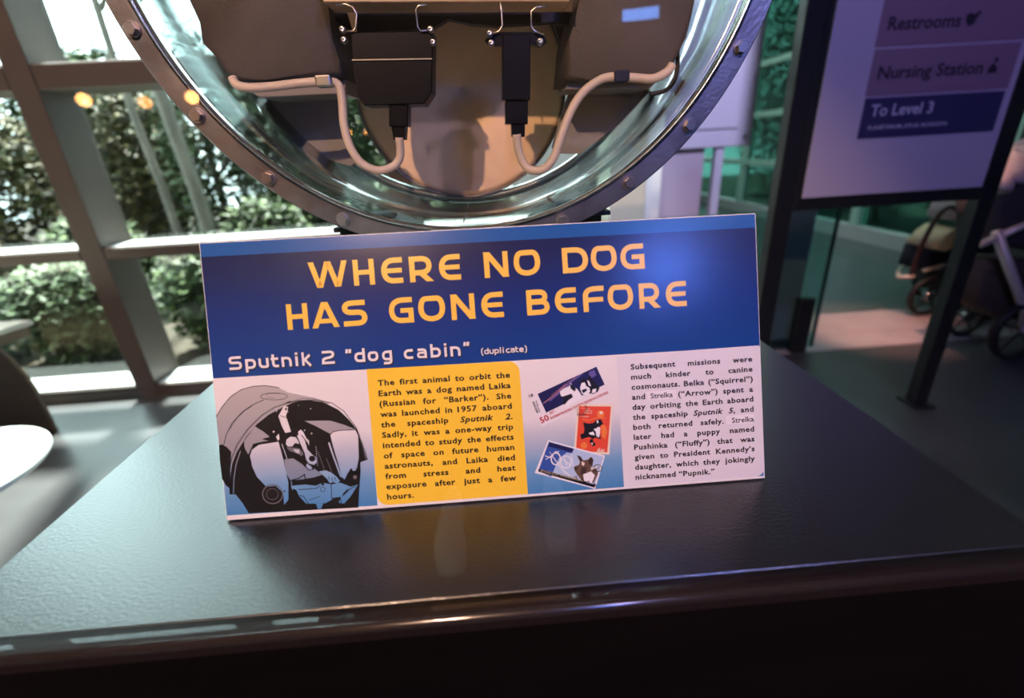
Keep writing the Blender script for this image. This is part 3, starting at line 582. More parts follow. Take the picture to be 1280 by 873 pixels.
LAIKA = [["p", "pale", [[0.07, 98.45], [6.0, 106.98], [14.85, 116.11], [24.97, 121.88], [36.39, 124.63], [47.53, 124.14], [60.03, 120.94], [67.62, 116.3], [80.13, 112.61], [92.67, 109.06], [105.1, 103.71], [98.33, 100.11], [71.44, 105.39], [48.16, 96.48], [32.69, 85.34], [18.9, 66.66], [10.32, 52.48], [9.83, 64.06], [5.7, 70.97], [0.14, 71.39]], 0], ["l", "black", [[0.07, 98.45], [6.0, 106.98], [14.85, 116.11], [24.97, 121.88], [36.36, 124.3], [47.53, 124.14], [60.06, 121.27]], 0.6702937976060936], ["l", "black", [[4.51, 71.88], [7.44, 80.69], [14.09, 91.67], [24.62, 101.51], [34.76, 107.3], [44.7, 110.97]], 0.6702937976060936], ["l", "black", [[9.34, 83.83], [19.32, 96.18], [26.26, 101.88], [33.86, 106.22]], 0.5027203482045702], ["l", "black", [[66.96, 112.59], [65.9, 111.42], [63.11, 110.57], [59.02, 110.16], [54.24, 110.26], [49.52, 110.86], [45.56, 111.86], [42.97, 113.11], [42.15, 114.42], [43.2, 115.6], [45.99, 116.45], [50.07, 116.86], [54.84, 116.75], [59.57, 116.16], [63.53, 115.16], [66.13, 113.91], [66.96, 112.59]], 0.5027203482045702], ["l", "black", [[46.71, 115.39], [50.01, 116.46], [60.35, 115.7]], 0.3351468988030468], ["l", "black", [[47.74, 112.71], [55.19, 111.83]], 0.3351468988030468], ["l", "grey", [[13.17, 65.45], [18.96, 75.71], [29.67, 87.21], [41.79, 96.95], [53.59, 103.12], [65.14, 106.68], [79.86, 109.68], [92.65, 108.74]], 0.5027203482045702], ["l", "black", [[65.14, 106.68], [69.27, 108.01]], 0.8378672470076169], ["p", "black", [[0.14, 71.39], [2.97, 72.49], [6.41, 70.09], [10.71, 64.82], [9.36, 55.85], [7.15, 39.49], [5.95, 30.47], [2.84, 33.2], [-0.18, 40.07], [-0.5, 56.62]], 0], ["l", "black", [[5.56, 24.69], [7.14, 46.11], [10.63, 59.06], [16.9, 70.93], [27.8, 84.4], [41.75, 96.47], [53.59, 103.12], [65.09, 106.19], [76.5, 107.96], [92.53, 107.43], [106.7, 103.6], [117.27, 95.09], [127.25, 79.0], [132.07, 62.91], [134.87, 47.75]], 0.6702937976060936], ["p", "black", [[5.4, 24.7], [7.15, 39.49], [10.0, 52.5], [15.4, 63.63], [25.56, 77.67], [36.21, 88.68], [48.21, 96.97], [59.9, 101.99], [70.23, 106.14], [76.45, 107.48], [86.11, 107.58], [98.76, 105.0], [112.55, 96.59], [121.4, 86.54], [127.43, 77.34], [130.38, 68.01], [133.59, 57.82], [135.52, 47.69], [128.52, 45.74], [125.74, 30.13], [122.14, 2.78], [21.13, 5.44], [16.43, 15.5], [10.83, 24.27]], 0], ["l", "pale", [[8.83, 25.26], [10.65, 39.22], [13.83, 52.2], [19.22, 64.99]], 0.8378672470076169], ["l", "pale", [[129.82, 71.04], [132.25, 61.24], [134.12, 48.47]], 0.6702937976060936], ["p", "pale", [[34.44, 86.85], [41.94, 81.35], [46.65, 76.72], [51.08, 72.43], [41.09, 72.2], [31.31, 70.65], [25.89, 60.84], [23.04, 67.99], [23.26, 73.73]], 0], ["p", "black", [[39.71, 74.61], [51.18, 77.03], [54.69, 71.49], [45.91, 72.16]], 0], ["p", "paper", [[27.36, 59.41], [30.05, 65.8], [36.81, 69.4], [54.63, 70.83], [56.25, 62.13], [58.75, 45.38], [60.28, 31.97], [58.94, 15.41], [54.47, 10.76], [54.56, 22.43], [48.42, 29.58], [39.53, 29.46], [31.89, 39.2], [28.5, 49.4]], 0], ["l", "black", [[26.09, 57.86], [28.84, 64.9], [36.03, 69.62], [54.34, 71.19]], 0.6702937976060936], ["l", "black", [[28.84, 44.41], [31.57, 39.22], [37.33, 31.79]], 0.5027203482045702], ["l", "grey", [[54.12, 21.14], [53.09, 17.71], [50.8, 14.92], [47.59, 13.18], [43.96, 12.78], [40.46, 13.76], [37.63, 15.97], [35.89, 19.09], [35.5, 22.63], [36.53, 26.05], [38.82, 28.83], [42.02, 30.56], [45.64, 30.97], [49.14, 29.99], [51.98, 27.79], [53.73, 24.67], [54.12, 21.14]], 1.0054406964091405], ["l", "grey", [[49.94, 21.47], [49.34, 19.48], [48.0, 17.85], [46.12, 16.85], [43.99, 16.61], [41.94, 17.18], [40.28, 18.47], [39.26, 20.29], [39.03, 22.34], [39.63, 24.33], [40.97, 25.95], [42.85, 26.96], [44.97, 27.2], [47.02, 26.63], [48.69, 25.34], [49.71, 23.53], [49.94, 21.47]], 0.5027203482045702], ["p", "black", [[56.77, 23.59], [56.48, 23.03], [55.89, 22.83], [55.35, 23.12], [55.16, 23.72], [55.45, 24.29], [56.04, 24.48], [56.59, 24.19]], 0], ["l", "paper", [[57.65, 68.62], [60.6, 56.83], [62.79, 41.74], [63.2, 28.41]], 0.6702937976060936], ["p", "paper", [[56.85, 95.01], [59.25, 98.43], [62.97, 104.05], [66.39, 102.82], [65.75, 99.26], [63.71, 94.49], [67.17, 79.44], [61.77, 78.53], [58.79, 86.32]], 0], ["l", "black", [[58.47, 95.21], [63.88, 92.84]], 0.5027203482045702], ["p", "black", [[65.26, 100.94], [64.9, 100.04], [64.18, 99.7], [63.54, 100.14], [63.35, 101.08], [63.71, 101.98], [64.42, 102.31], [65.06, 101.88]], 0], ["l", "paper", [[55.93, 102.45], [55.59, 98.71]], 0.5027203482045702], ["p", "paper", [[52.15, 80.58], [51.81, 79.9], [51.1, 79.67], [50.45, 80.01], [50.24, 80.72], [50.58, 81.39], [51.28, 81.63], [51.93, 81.29]], 0], ["p", "paper", [[87.65, 99.6], [87.42, 99.15], [86.96, 98.99], [86.52, 99.22], [86.37, 99.69], [86.6, 100.14], [87.07, 100.29], [87.51, 100.07]], 0], ["p", "paper", [[80.25, 79.76], [80.02, 79.31], [79.55, 79.15], [79.12, 79.38], [78.97, 79.86], [79.2, 80.31], [79.67, 80.46], [80.1, 80.24]], 0], ["p", "paper", [[86.4, 76.33], [86.17, 75.88], [85.7, 75.72], [85.26, 75.95], [85.12, 76.42], [85.35, 76.87], [85.82, 77.03], [86.25, 76.8]], 0], ["p", "paper", [[66.47, 98.39], [66.3, 98.05], [65.95, 97.93], [65.62, 98.1], [65.52, 98.46], [65.69, 98.79], [66.04, 98.91], [66.36, 98.74]], 0], ["p", "paper", [[76.57, 103.37], [76.4, 103.15], [76.06, 103.08], [75.73, 103.2], [75.61, 103.44], [75.77, 103.66], [76.12, 103.73], [76.45, 103.61]], 0], ["p", "paper", [[97.24, 82.1], [97.07, 81.76], [96.72, 81.64], [96.39, 81.81], [96.28, 82.17], [96.45, 82.51], [96.8, 82.63], [97.13, 82.46]], 0], ["p", "paper", [[89.12, 63.23], [88.84, 62.82], [88.36, 62.86], [88.16, 63.31], [88.44, 63.71], [88.92, 63.68]], 0], ["p", "paper", [[89.13, 61.08], [88.85, 60.67], [88.37, 60.71], [88.16, 61.15], [88.44, 61.56], [88.92, 61.52]], 0], ["p", "paper", [[89.13, 58.93], [88.85, 58.52], [88.37, 58.55], [88.17, 59.0], [88.45, 59.41], [88.93, 59.37]], 0], ["p", "paper", [[89.14, 56.77], [88.86, 56.36], [88.38, 56.4], [88.17, 56.85], [88.45, 57.26], [88.93, 57.22]], 0], ["p", "paper", [[89.14, 54.62], [88.86, 54.21], [88.38, 54.25], [88.18, 54.69], [88.46, 55.1], [88.94, 55.06]], 0], ["p", "paper", [[89.15, 52.46], [88.87, 52.05], [88.38, 52.09], [88.18, 52.54], [88.46, 52.95], [88.94, 52.91]], 0], ["p", "paper", [[89.15, 50.3], [88.87, 49.9], [88.39, 49.93], [88.19, 50.38], [88.46, 50.79], [88.95, 50.75]], 0], ["p", "paper", [[89.16, 48.15], [88.88, 47.74], [88.39, 47.78], [88.19, 48.22], [88.47, 48.63], [88.95, 48.59]], 0], ["p", "paper", [[89.16, 45.99], [88.88, 45.58], [88.4, 45.62], [88.19, 46.06], [88.47, 46.47], [88.96, 46.44]], 0], ["p", "pale", [[80.4, 88.64], [103.67, 87.22], [116.18, 82.32], [127.39, 76.84], [109.22, 76.57], [102.91, 74.74], [90.37, 82.95]], 0], ["p", "paper", [[102.95, 73.41], [105.1, 75.73], [110.87, 76.94], [126.26, 76.93], [128.56, 71.46], [127.41, 49.99], [124.79, 40.21], [119.13, 40.65], [115.09, 35.14], [112.56, 30.33], [110.02, 33.03], [107.93, 46.52], [104.69, 61.7]], 0], ["l", "black", [[103.03, 74.23], [105.97, 76.49], [112.52, 77.31], [127.87, 76.81]], 0.6702937976060936], ["l", "paper", [[100.91, 66.63], [103.98, 53.47], [109.38, 33.09]], 1.5081610446137106], ["l", "grey", [[89.93, 59.53], [93.6, 45.97], [94.64, 39.24]], 0.5027203482045702], ["l", "grey", [[97.4, 52.32], [101.09, 38.74]], 0.5027203482045702], ["p", "paper", [[61.3, 68.01], [62.34, 72.39], [66.27, 74.89], [71.02, 73.87], [73.08, 69.92], [73.66, 67.39], [69.73, 68.52], [67.03, 65.43], [63.03, 65.73]], 0], ["p", "paper", [[72.28, 75.42], [75.27, 76.35], [78.14, 72.34], [80.07, 66.9], [80.44, 61.91], [84.5, 56.63], [88.09, 53.37], [88.34, 48.87], [85.55, 46.6], [80.84, 48.3], [78.76, 52.11], [77.74, 58.81], [75.19, 66.45]], 0], ["p", "paper", [[73.57, 78.95], [76.47, 80.71], [78.62, 77.74], [80.54, 72.15], [82.74, 69.67], [82.66, 65.05], [80.77, 69.33], [77.12, 75.38], [73.67, 76.47]], 0], ["p", "paper", [[53.01, 75.9], [55.8, 78.32], [55.99, 73.37], [54.24, 71.85]], 0], ["p", "grey", [[61.38, 65.37], [67.76, 64.54], [73.29, 63.29], [76.86, 58.05], [75.04, 55.71], [68.91, 59.5], [64.23, 61.18]], 0], ["p", "paper", [[67.61, 62.9], [73.19, 62.14], [73.33, 58.33], [69.72, 59.43]], 0], ["p", "black", [[72.46, 66.66], [72.03, 65.92], [71.02, 65.51], [69.83, 65.61], [68.92, 66.16], [68.62, 66.96], [69.06, 67.7], [70.06, 68.1], [71.25, 68.01], [72.17, 67.46]], 0], ["p", "black", [[81.71, 67.11], [81.41, 66.16], [80.79, 65.61], [80.1, 65.66], [79.59, 66.3], [79.46, 67.28], [79.76, 68.23], [80.38, 68.78], [81.07, 68.73], [81.58, 68.09]], 0], ["p", "black", [[87.36, 52.43], [86.83, 51.07], [85.62, 50.13], [84.06, 49.87], [82.57, 50.37], [81.54, 51.48], [81.25, 52.91], [81.79, 54.28], [83.0, 55.21], [84.56, 55.47], [86.05, 54.98], [87.08, 53.87]], 0], ["l", "black", [[78.54, 49.64], [81.41, 45.6], [85.41, 44.95], [88.04, 47.24]], 0.6702937976060936], ["p", "paper", [[78.92, 48.45], [82.54, 45.51], [83.9, 42.58], [80.36, 42.86], [78.17, 45.52]], 0], ["p", "pale", [[58.38, 53.69], [66.84, 54.36], [74.37, 48.3], [80.26, 41.7], [85.26, 43.3], [89.0, 39.69], [96.36, 40.44], [92.81, 36.89], [84.5, 34.71], [74.7, 33.82], [62.52, 33.46], [59.43, 40.35]], 0], ["l", "black", [[62.52, 33.46], [69.93, 34.87], [75.9, 38.22], [76.34, 34.03], [85.97, 32.93], [94.23, 34.61]], 1.0054406964091405], ["l", "black", [[74.42, 48.8], [80.32, 42.36], [85.19, 42.48]], 0.8378672470076169], ["p", "paper", [[89.86, 40.28], [96.36, 40.44], [101.01, 37.91], [105.82, 33.37], [108.1, 29.52], [105.28, 27.07], [101.87, 29.01], [98.54, 28.11], [96.32, 32.45], [92.76, 36.39]], 0], ["l", "black", [[100.66, 33.77], [101.91, 29.51]], 0.5027203482045702], ["l", "black", [[103.27, 33.9], [104.54, 29.8]], 0.5027203482045702], ["l", "black", [[97.81, 34.66], [98.76, 30.59]], 0.5027203482045702], ["p", "paper", [[62.55, 28.46], [75.86, 28.74], [85.41, 26.65], [92.13, 29.11], [100.05, 26.82], [108.28, 27.83], [117.66, 23.25], [124.65, 24.87], [116.89, 14.11], [110.13, 7.61], [105.82, 8.63], [100.48, 12.91], [92.0, 9.07], [89.95, 4.21], [85.1, 4.6], [83.92, 9.72], [75.05, 10.44], [69.22, 17.93], [63.89, 21.69]], 0], ["l", "black", [[63.75, 29.2], [76.01, 30.39], [85.63, 29.13], [89.88, 31.29]], 0.6702937976060936], ["l", "black", [[68.98, 24.28], [85.2, 24.16], [89.45, 26.32]], 0.6702937976060936], ["l", "black", [[99.76, 27.17], [98.9, 13.54]], 0.6702937976060936], ["l", "black", [[98.9, 13.54], [107.1, 14.05], [107.44, 8.5]], 0.6702937976060936], ["l", "black", [[93.68, 22.65], [93.44, 21.77], [92.92, 21.06], [92.19, 20.61], [91.37, 20.5], [90.59, 20.74], [89.95, 21.29], [89.56, 22.08], [89.48, 22.98], [89.72, 23.86], [90.24, 24.58], [90.96, 25.03], [91.78, 25.14], [92.57, 24.9], [93.2, 24.34], [93.59, 23.55], [93.68, 22.65]], 0.5027203482045702], ["l", "black", [[65.35, 19.9], [73.25, 17.6], [77.42, 9.75]], 0.6702937976060936], ["l", "black", [[109.11, 14.73], [117.52, 21.59], [122.59, 23.69]], 0.6702937976060936], ["l", "black", [[109.74, 16.35], [115.02, 20.95]], 1.173014145810664], ["l", "black", [[77.76, 13.56], [88.57, 16.38]], 0.5027203482045702], ["p", "black", [[93.62, 27.66], [93.07, 26.76], [91.9, 26.46], [90.79, 26.94], [90.4, 27.92], [90.95, 28.82], [92.13, 29.11], [93.23, 28.64]], 0], ["p", "black", [[87.97, 3.87], [91.3, 10.3], [93.83, 3.9]], 0], ["p", "black", [[81.82, 4.37], [84.2, 9.2], [85.39, 4.25]], 0], ["p", "black", [[98.9, 13.54], [107.91, 13.99], [105.01, 8.7], [101.14, 11.18]], 0], ["l", "black", [[124.58, 31.89], [124.11, 30.13], [123.07, 28.7], [121.62, 27.8], [119.98, 27.57], [118.4, 28.06], [117.12, 29.17], [116.34, 30.75], [116.17, 32.55], [116.64, 34.3], [117.68, 35.73], [119.13, 36.63], [120.77, 36.86], [122.35, 36.38], [123.63, 35.26], [124.41, 33.69], [124.58, 31.89]], 1.6757344940152339], ["p", "black", [[115.48, 35.94], [121.07, 40.5], [124.52, 36.9], [124.77, 30.2], [118.01, 27.4]], 0], ["p", "grey", [[124.42, 31.9], [123.95, 30.76], [122.92, 30.11], [121.72, 30.21], [120.81, 31.01], [120.54, 32.21], [121.01, 33.34], [122.04, 33.99], [123.24, 33.9], [124.15, 33.1]], 0], ["p", "paper", [[119.94, 40.59], [123.29, 41.66], [124.17, 38.59], [121.34, 37.81]], 0], ["l", "black", [[127.78, 46.63], [127.27, 36.68], [124.88, 21.84], [122.14, 2.78]], 1.3405875952121873], ["p", "black", [[64.26, 25.83], [67.33, 23.92], [68.57, 19.65], [65.2, 18.25], [62.13, 20.16]], 0]]
STAMPS = [["p", "paper", [[288.79, 97.1], [356.21, 121.85], [369.67, 93.38], [300.8, 66.41]], 0], ["p", "navy", [[298.88, 97.84], [356.07, 119.64], [362.89, 102.07], [305.81, 79.47]], 0], ["l", "violet", [[309.78, 90.35], [319.1, 97.09], [331.59, 107.32], [342.38, 113.95]], 1.3492990654205608], ["l", "rose", [[303.74, 88.56], [316.1, 96.57], [327.03, 105.43]], 0.8995327102803738], ["l", "rose", [[311.59, 95.42], [325.51, 104.79], [336.3, 111.43]], 0.4497663551401869], ["p", "violet", [[348.37, 115.0], [353.68, 116.85], [355.58, 111.52], [349.45, 108.25]], 0], ["p", "white", [[319.93, 98.52], [323.8, 101.21], [329.1, 103.05], [330.81, 106.63], [332.7, 101.3], [336.34, 100.29], [339.71, 94.83], [340.96, 91.02], [331.77, 86.48], [325.62, 83.21], [322.07, 85.71], [326.0, 89.15], [329.28, 94.11], [323.24, 92.33], [320.72, 94.74]], 0], ["p", "black", [[320.63, 93.26], [330.87, 95.78], [332.14, 92.41], [327.52, 89.78], [323.55, 85.6], [322.22, 87.94], [324.65, 91.18]], 0], ["p", "black", [[329.73, 105.97], [332.79, 102.78], [335.56, 99.6], [333.94, 97.49], [330.44, 100.72]], 0], ["p", "black", [[339.71, 106.73], [342.11, 109.52], [346.49, 108.46], [349.67, 111.94], [351.62, 107.35], [355.09, 103.38], [357.83, 99.46], [356.12, 95.86], [351.55, 93.96], [347.15, 95.03], [342.58, 93.13], [339.11, 97.11], [341.56, 100.65]], 0], ["p", "white", [[339.34, 100.81], [341.09, 105.14], [344.09, 105.67], [345.34, 101.86], [348.21, 100.16], [348.72, 96.41], [345.58, 93.66], [343.32, 93.08], [340.5, 95.52]], 0], ["p", "white", [[346.45, 107.72], [348.57, 106.08], [349.78, 101.54], [347.61, 102.44]], 0], ["p", "black", [[340.68, 98.48], [345.21, 99.64], [345.83, 97.66], [341.98, 95.41]], 0], ["p", "white", [[351.08, 98.47], [354.82, 98.94], [353.86, 95.28], [350.11, 94.81]], 0], ["p", "cream", [[336.16, 85.41], [369.82, 83.21], [363.39, 34.87], [329.24, 39.02]], 0], ["p", "red", [[337.52, 83.37], [367.59, 80.84], [361.58, 37.28], [331.56, 40.35]], 0], ["p", "orange", [[360.93, 74.15], [360.58, 72.8], [359.74, 71.7], [358.53, 71.01], [357.15, 70.84], [355.81, 71.22], [354.7, 72.08], [353.99, 73.3], [353.81, 74.68], [354.16, 76.03], [355.0, 77.13], [356.2, 77.82], [357.58, 77.99], [358.93, 77.62], [360.04, 76.76], [360.74, 75.54]], 0], ["p", "cream", [[359.67, 75.44], [359.27, 74.59], [358.35, 74.12], [357.25, 74.2], [356.39, 74.81], [356.1, 75.71], [356.5, 76.56], [357.42, 77.03], [358.52, 76.95], [359.38, 76.34]], 0], ["l", "orange", [[339.72, 70.95], [345.56, 69.02], [354.65, 71.33], [362.03, 70.03]], 0.8995327102803738], ["p", "orange", [[342.91, 45.2], [342.58, 43.95], [341.81, 42.94], [340.71, 42.31], [339.44, 42.15], [338.2, 42.5], [337.19, 43.3], [336.54, 44.42], [336.37, 45.7], [336.7, 46.94], [337.47, 47.95], [338.58, 48.59], [339.84, 48.74], [341.08, 48.4], [342.1, 47.6], [342.74, 46.48]], 0], ["l", "cream", [[338.89, 81.48], [347.73, 80.07]], 0.2998442367601246], ["p", "black", [[340.26, 67.62], [345.38, 66.03], [349.88, 66.44], [353.03, 69.2], [357.51, 69.32], [359.04, 65.0], [358.32, 62.81], [355.64, 63.01], [355.62, 57.76], [356.07, 50.21], [353.43, 51.16], [350.52, 52.44], [348.93, 50.75], [344.6, 53.34], [337.78, 51.61], [336.58, 56.2], [340.38, 57.41], [340.95, 61.87]], 0], ["p", "white", [[354.11, 62.38], [356.29, 61.46], [355.44, 54.77], [354.22, 51.85], [352.08, 53.52], [351.61, 58.06], [349.52, 60.47], [352.53, 60.99]], 0], ["p", "white", [[344.83, 57.08], [349.38, 58.23], [350.64, 54.38], [346.23, 55.47]], 0], ["p", "white", [[352.98, 68.46], [354.5, 68.94], [354.78, 66.07], [353.42, 65.73]], 0], ["p", "black", [[348.82, 48.96], [348.4, 47.75], [347.46, 47.06], [346.36, 47.14], [345.51, 47.97], [345.25, 49.23], [345.66, 50.44], [346.6, 51.13], [347.71, 51.04], [348.55, 50.21]], 0], ["p", "black", [[350.72, 45.8], [350.26, 44.77], [349.18, 44.2], [347.89, 44.3], [346.89, 45.03], [346.55, 46.12], [347.02, 47.15], [348.1, 47.72], [349.38, 47.62], [350.38, 46.89]], 0], ["p", "cream", [[348.23, 46.59], [347.96, 45.76], [347.41, 45.45], [346.9, 45.84], [346.74, 46.71], [347.01, 47.54], [347.55, 47.85], [348.06, 47.46]], 0], ["p", "orange", [[357.22, 64.39], [360.89, 63.36], [362.76, 57.21], [360.09, 49.9], [357.29, 53.12]], 0], ["p", "white", [[305.88, 53.29], [359.15, 34.14], [347.82, 2.77], [291.23, 22.84]], 0], ["p", "paleblue", [[306.52, 51.75], [357.59, 33.21], [346.89, 4.82], [294.77, 24.53]], 0], ["p", "blue", [[306.52, 51.75], [329.8, 43.2], [327.29, 38.87], [322.89, 39.97], [315.13, 35.3], [306.55, 17.86], [294.77, 24.53]], 0], ["p", "navy", [[307.21, 50.94], [329.78, 42.9], [328.08, 39.57], [305.49, 47.32]], 0], ["l", "white", [[306.63, 41.98], [312.62, 30.97], [320.12, 19.82]], 0.4497663551401869], ["l", "white", [[309.6, 37.23], [315.4, 27.74], [321.84, 18.77]], 0.4497663551401869], ["l", "white", [[312.57, 32.48], [318.17, 24.5], [323.57, 17.73]], 0.4497663551401869], ["l", "white", [[315.54, 27.73], [320.95, 21.26], [325.3, 16.69]], 0.4497663551401869], ["l", "white", [[316.57, 34.43], [316.09, 32.28], [315.01, 30.5], [313.48, 29.38], [311.75, 29.08], [310.08, 29.65], [308.71, 30.99], [307.87, 32.92], [307.67, 35.12], [308.15, 37.28], [309.24, 39.05], [310.76, 40.17], [312.49, 40.47], [314.16, 39.91], [315.52, 38.56], [316.37, 36.64], [316.57, 34.43]], 1.1993769470404985], ["l", "white", [[326.62, 30.63], [326.1, 28.48], [324.89, 26.71], [323.17, 25.61], [321.21, 25.32], [319.31, 25.91], [317.75, 27.27], [316.77, 29.21], [316.53, 31.42], [317.05, 33.57], [318.26, 35.34], [319.98, 36.44], [321.93, 36.73], [323.84, 36.14], [325.4, 34.78], [326.38, 32.85], [326.62, 30.63]], 1.0494548286604362], ["l", "white", [[301.94, 38.58], [307.72, 35.87], [311.81, 41.57], [315.52, 41.29]], 0.8995327102803738], ["l", "white", [[302.44, 34.78], [307.87, 38.12]], 0.7496105919003115], ["l", "white", [[316.91, 35.16], [326.54, 26.87]], 0.7496105919003115], ["l", "white", [[320.33, 34.89], [322.08, 27.22]], 0.7496105919003115], ["l", "white", [[327.2, 37.37], [328.67, 25.19]], 0.5996884735202492], ["p", "brown", [[332.38, 36.67], [336.0, 34.88], [338.02, 31.26], [342.53, 31.66], [345.67, 34.13], [347.74, 31.26], [346.63, 25.3], [344.26, 23.22], [350.18, 22.0], [351.4, 17.36], [346.37, 8.66], [336.02, 10.99], [331.23, 18.19], [329.23, 22.13], [328.72, 25.94], [333.28, 27.1], [334.95, 29.99]], 0], ["p", "darkbrown", [[332.38, 36.67], [335.72, 35.21], [337.28, 31.31], [335.67, 29.48], [333.65, 33.11]], 0], ["p", "darkbrown", [[342.48, 30.91], [346.69, 33.6], [347.7, 30.5], [346.2, 25.63], [343.74, 27.04]], 0], ["p", "darkbrown", [[328.67, 25.19], [331.74, 26.46], [332.25, 22.64], [329.51, 21.8]], 0], ["p", "darkbrown", [[336.11, 24.61], [341.33, 24.2], [339.47, 18.3], [334.2, 17.95]], 0], ["p", "white", [[337.18, 17.72], [344.82, 20.15], [348.32, 16.08], [344.88, 8.78], [337.56, 11.63]], 0], ["p", "cream", [[336.48, 30.62], [339.37, 28.89], [338.44, 25.94], [336.25, 26.86]], 0], ["p", "black", [[295.2, 26.6], [348.5, 6.67], [347.29, 4.03], [294.43, 23.95]], 0], ["l", "black", [[343.34, 84.41], [344.0, 83.34], [344.44, 82.16], [344.62, 80.93], [344.55, 79.69], [344.21, 78.49], [343.64, 77.39], [342.85, 76.42], [341.86, 75.63], [340.73, 75.04], [339.49, 74.67], [338.2, 74.55], [336.91, 74.68], [335.66, 75.05], [334.51, 75.65]], 0.4497663551401869], ["l", "black", [[342.38, 83.75], [342.93, 82.87], [343.29, 81.91], [343.44, 80.9], [343.37, 79.89], [343.1, 78.91], [342.63, 78.01], [341.98, 77.22], [341.18, 76.57], [340.25, 76.08], [339.24, 75.79], [338.18, 75.69], [337.12, 75.79], [336.1, 76.1], [335.16, 76.59]], 0.4497663551401869], ["l", "black", [[334.01, 79.6], [338.17, 81.83]], 0.2998442367601246], ["l", "black", [[334.49, 77.77], [339.41, 80.24]], 0.2998442367601246], ["l", "black", [[334.97, 75.94], [340.65, 78.66]], 0.2998442367601246], ["l", "black", [[335.46, 74.11], [341.89, 77.07]], 0.2998442367601246], ["l", "black", [[335.94, 72.28], [343.13, 75.48]], 0.2998442367601246], ["l", "black", [[355.6, 22.33], [355.2, 21.08], [354.23, 20.08], [352.83, 19.47], [351.22, 19.34], [349.63, 19.72], [348.32, 20.54], [347.48, 21.69], [347.24, 22.98], [347.64, 24.22], [348.61, 25.23], [350.0, 25.84], [351.62, 25.97], [353.2, 25.59], [354.51, 24.77], [355.35, 23.62], [355.6, 22.33]], 0.5996884735202492], ["l", "black", [[347.36, 24.94], [354.0, 23.21]], 0.4497663551401869], ["l", "black", [[347.23, 22.83], [353.89, 21.4]], 0.4497663551401869], ["l", "black", [[347.1, 20.72], [353.78, 19.59]], 0.4497663551401869], ["l", "black", [[327.27, 14.72], [330.39, 16.74], [332.35, 9.77]], 0.5996884735202492], ["l", "black", [[333.1, 12.14], [336.2, 13.86], [337.94, 8.11]], 0.5996884735202492], ["l", "black", [[338.93, 9.55], [342.01, 10.97], [343.54, 6.45]], 0.5996884735202492], ["l", "black", [[344.77, 6.96], [347.84, 8.09], [349.14, 4.79]], 0.5996884735202492], ["l", "cream", [[344.91, 21.65], [351.85, 24.89]], 1.0494548286604362]]
art('printed_photograph', LAIKA, E2)['label'] = 'black printed picture of a dog inside a space cabin'
art('printed_stamps', STAMPS, E2, {'paper': PAPER_STAMP})['label'] = 'three printed postage stamps showing dogs'
fs = {}
for s, tone, (xa, ya, xb, yb), size in [["50", "crimson", [300.57, 69.71, 308.65, 72.99], 8.0], ["ЛЕТ", "crimson", [309.38, 77.41, 314.28, 79.88], 3.0], ["КОСМИЧЕСКОМУ ПОЛЕТУ БЕЛКИ И СТРЕЛКИ", "crimson", [309.83, 72.9, 365.82, 93.66], 3.2], ["10", "black", [290.88, 95.16, 294.77, 96.06], 4.0], ["РОССИЯ", "black", [293.22, 90.53, 296.65, 79.86], 2.7], ["RUSSIA 2010", "black", [296.56, 91.77, 299.08, 80.72], 1.4], ["BELKA", "cream", [343.16, 78.47, 349.35, 77.41], 1.6], ["STRELKA", "cream", [341.26, 76.52, 349.23, 75.33], 1.6], ["1960", "cream", [337.64, 73.35, 345.76, 72.29], 1.4], ["6к", "cream", [351.62, 38.5, 359.35, 37.45], 5.5], ["POSTA ROMINA", "palegold", [296.96, 23.9, 336.02, 10.99], 2.7]]:
    f_, mn, mx_ = text_faces(s, size, 0.02 * size)
    L_ = math.hypot(xb - xa, yb - ya); ca, sa = (xb - xa) / L_, (yb - ya) / L_; k_ = L_ / max(mx_ - mn, 1e-6)
    fs.setdefault(tone, []).extend([[(xa + (x - mn) * k_ * ca - y * sa, ya + (x - mn) * k_ * sa + y * ca) for x, y in f] for f in f_])
for tone, f_ in fs.items(): sign_part('stamp_lettering', f_, TM[tone], 0.0011)['kind'] = 'stuff'
# strut behind the board
obj('easel_strut', prism([(0.235, 0.02), (0.28, 0.02), (0.262, 0.20), (0.253, 0.20)], -0.0085, -0.0055, axis='z'), MT['board'], sign, raw=True)
# ---------------------------------------------------------------- stand and round capsule
CX, CZ, YR = -0.018, 0.542, 0.560
st = thing('capsule_stand', 'low black stand carrying the round bolted capsule behind the sign', 'stand', (CX, 0.66, 0.0))
sbm = bmesh.new()
prism([(-0.187, 0.0006), (0.145, 0.0006), (0.145, 0.226), (0.10, 0.226), (0.04, 0.185), (-0.08, 0.185), (-0.142, 0.226), (-0.187, 0.226)], 0.600, 0.78, 0.002, bm=sbm, seg=1)
obj('cradle', sbm, MT['black'], st)
obj('base_board', box(-0.215, 0.175, 0.57, 0.80, 0.0004, 0.012, 0.002, 1), MT['black'], st)
for s in (-1, 1):
    xa = CX + s * 0.140
    obj('support_pad', box(xa - 0.028, xa + 0.028, 0.575, 0.70, 0.2262, 0.2315, 0.001, 1), MT['rubber'], st)
cp = thing('display_capsule', 'round clear capsule with bolted metal flange above the blue sign', 'capsule', (CX, YR, 0.198))
obj('flange', lathe([(0.3225, 0.0), (0.3235, -0.0012), (0.3430, -0.0012), (0.3442, 0.0), (0.3442, 0.009), (0.3225, 0.009)], (CX, YR, CZ), n=192), MT['steel'], cp)
obj('inner_lip', lathe([(0.3175, -0.003), (0.3195, -0.0045), (0.3222, -0.003), (0.3222, 0.010), (0.3175, 0.010)], (CX, YR, CZ), n=192), MT['bright'], cp, True)
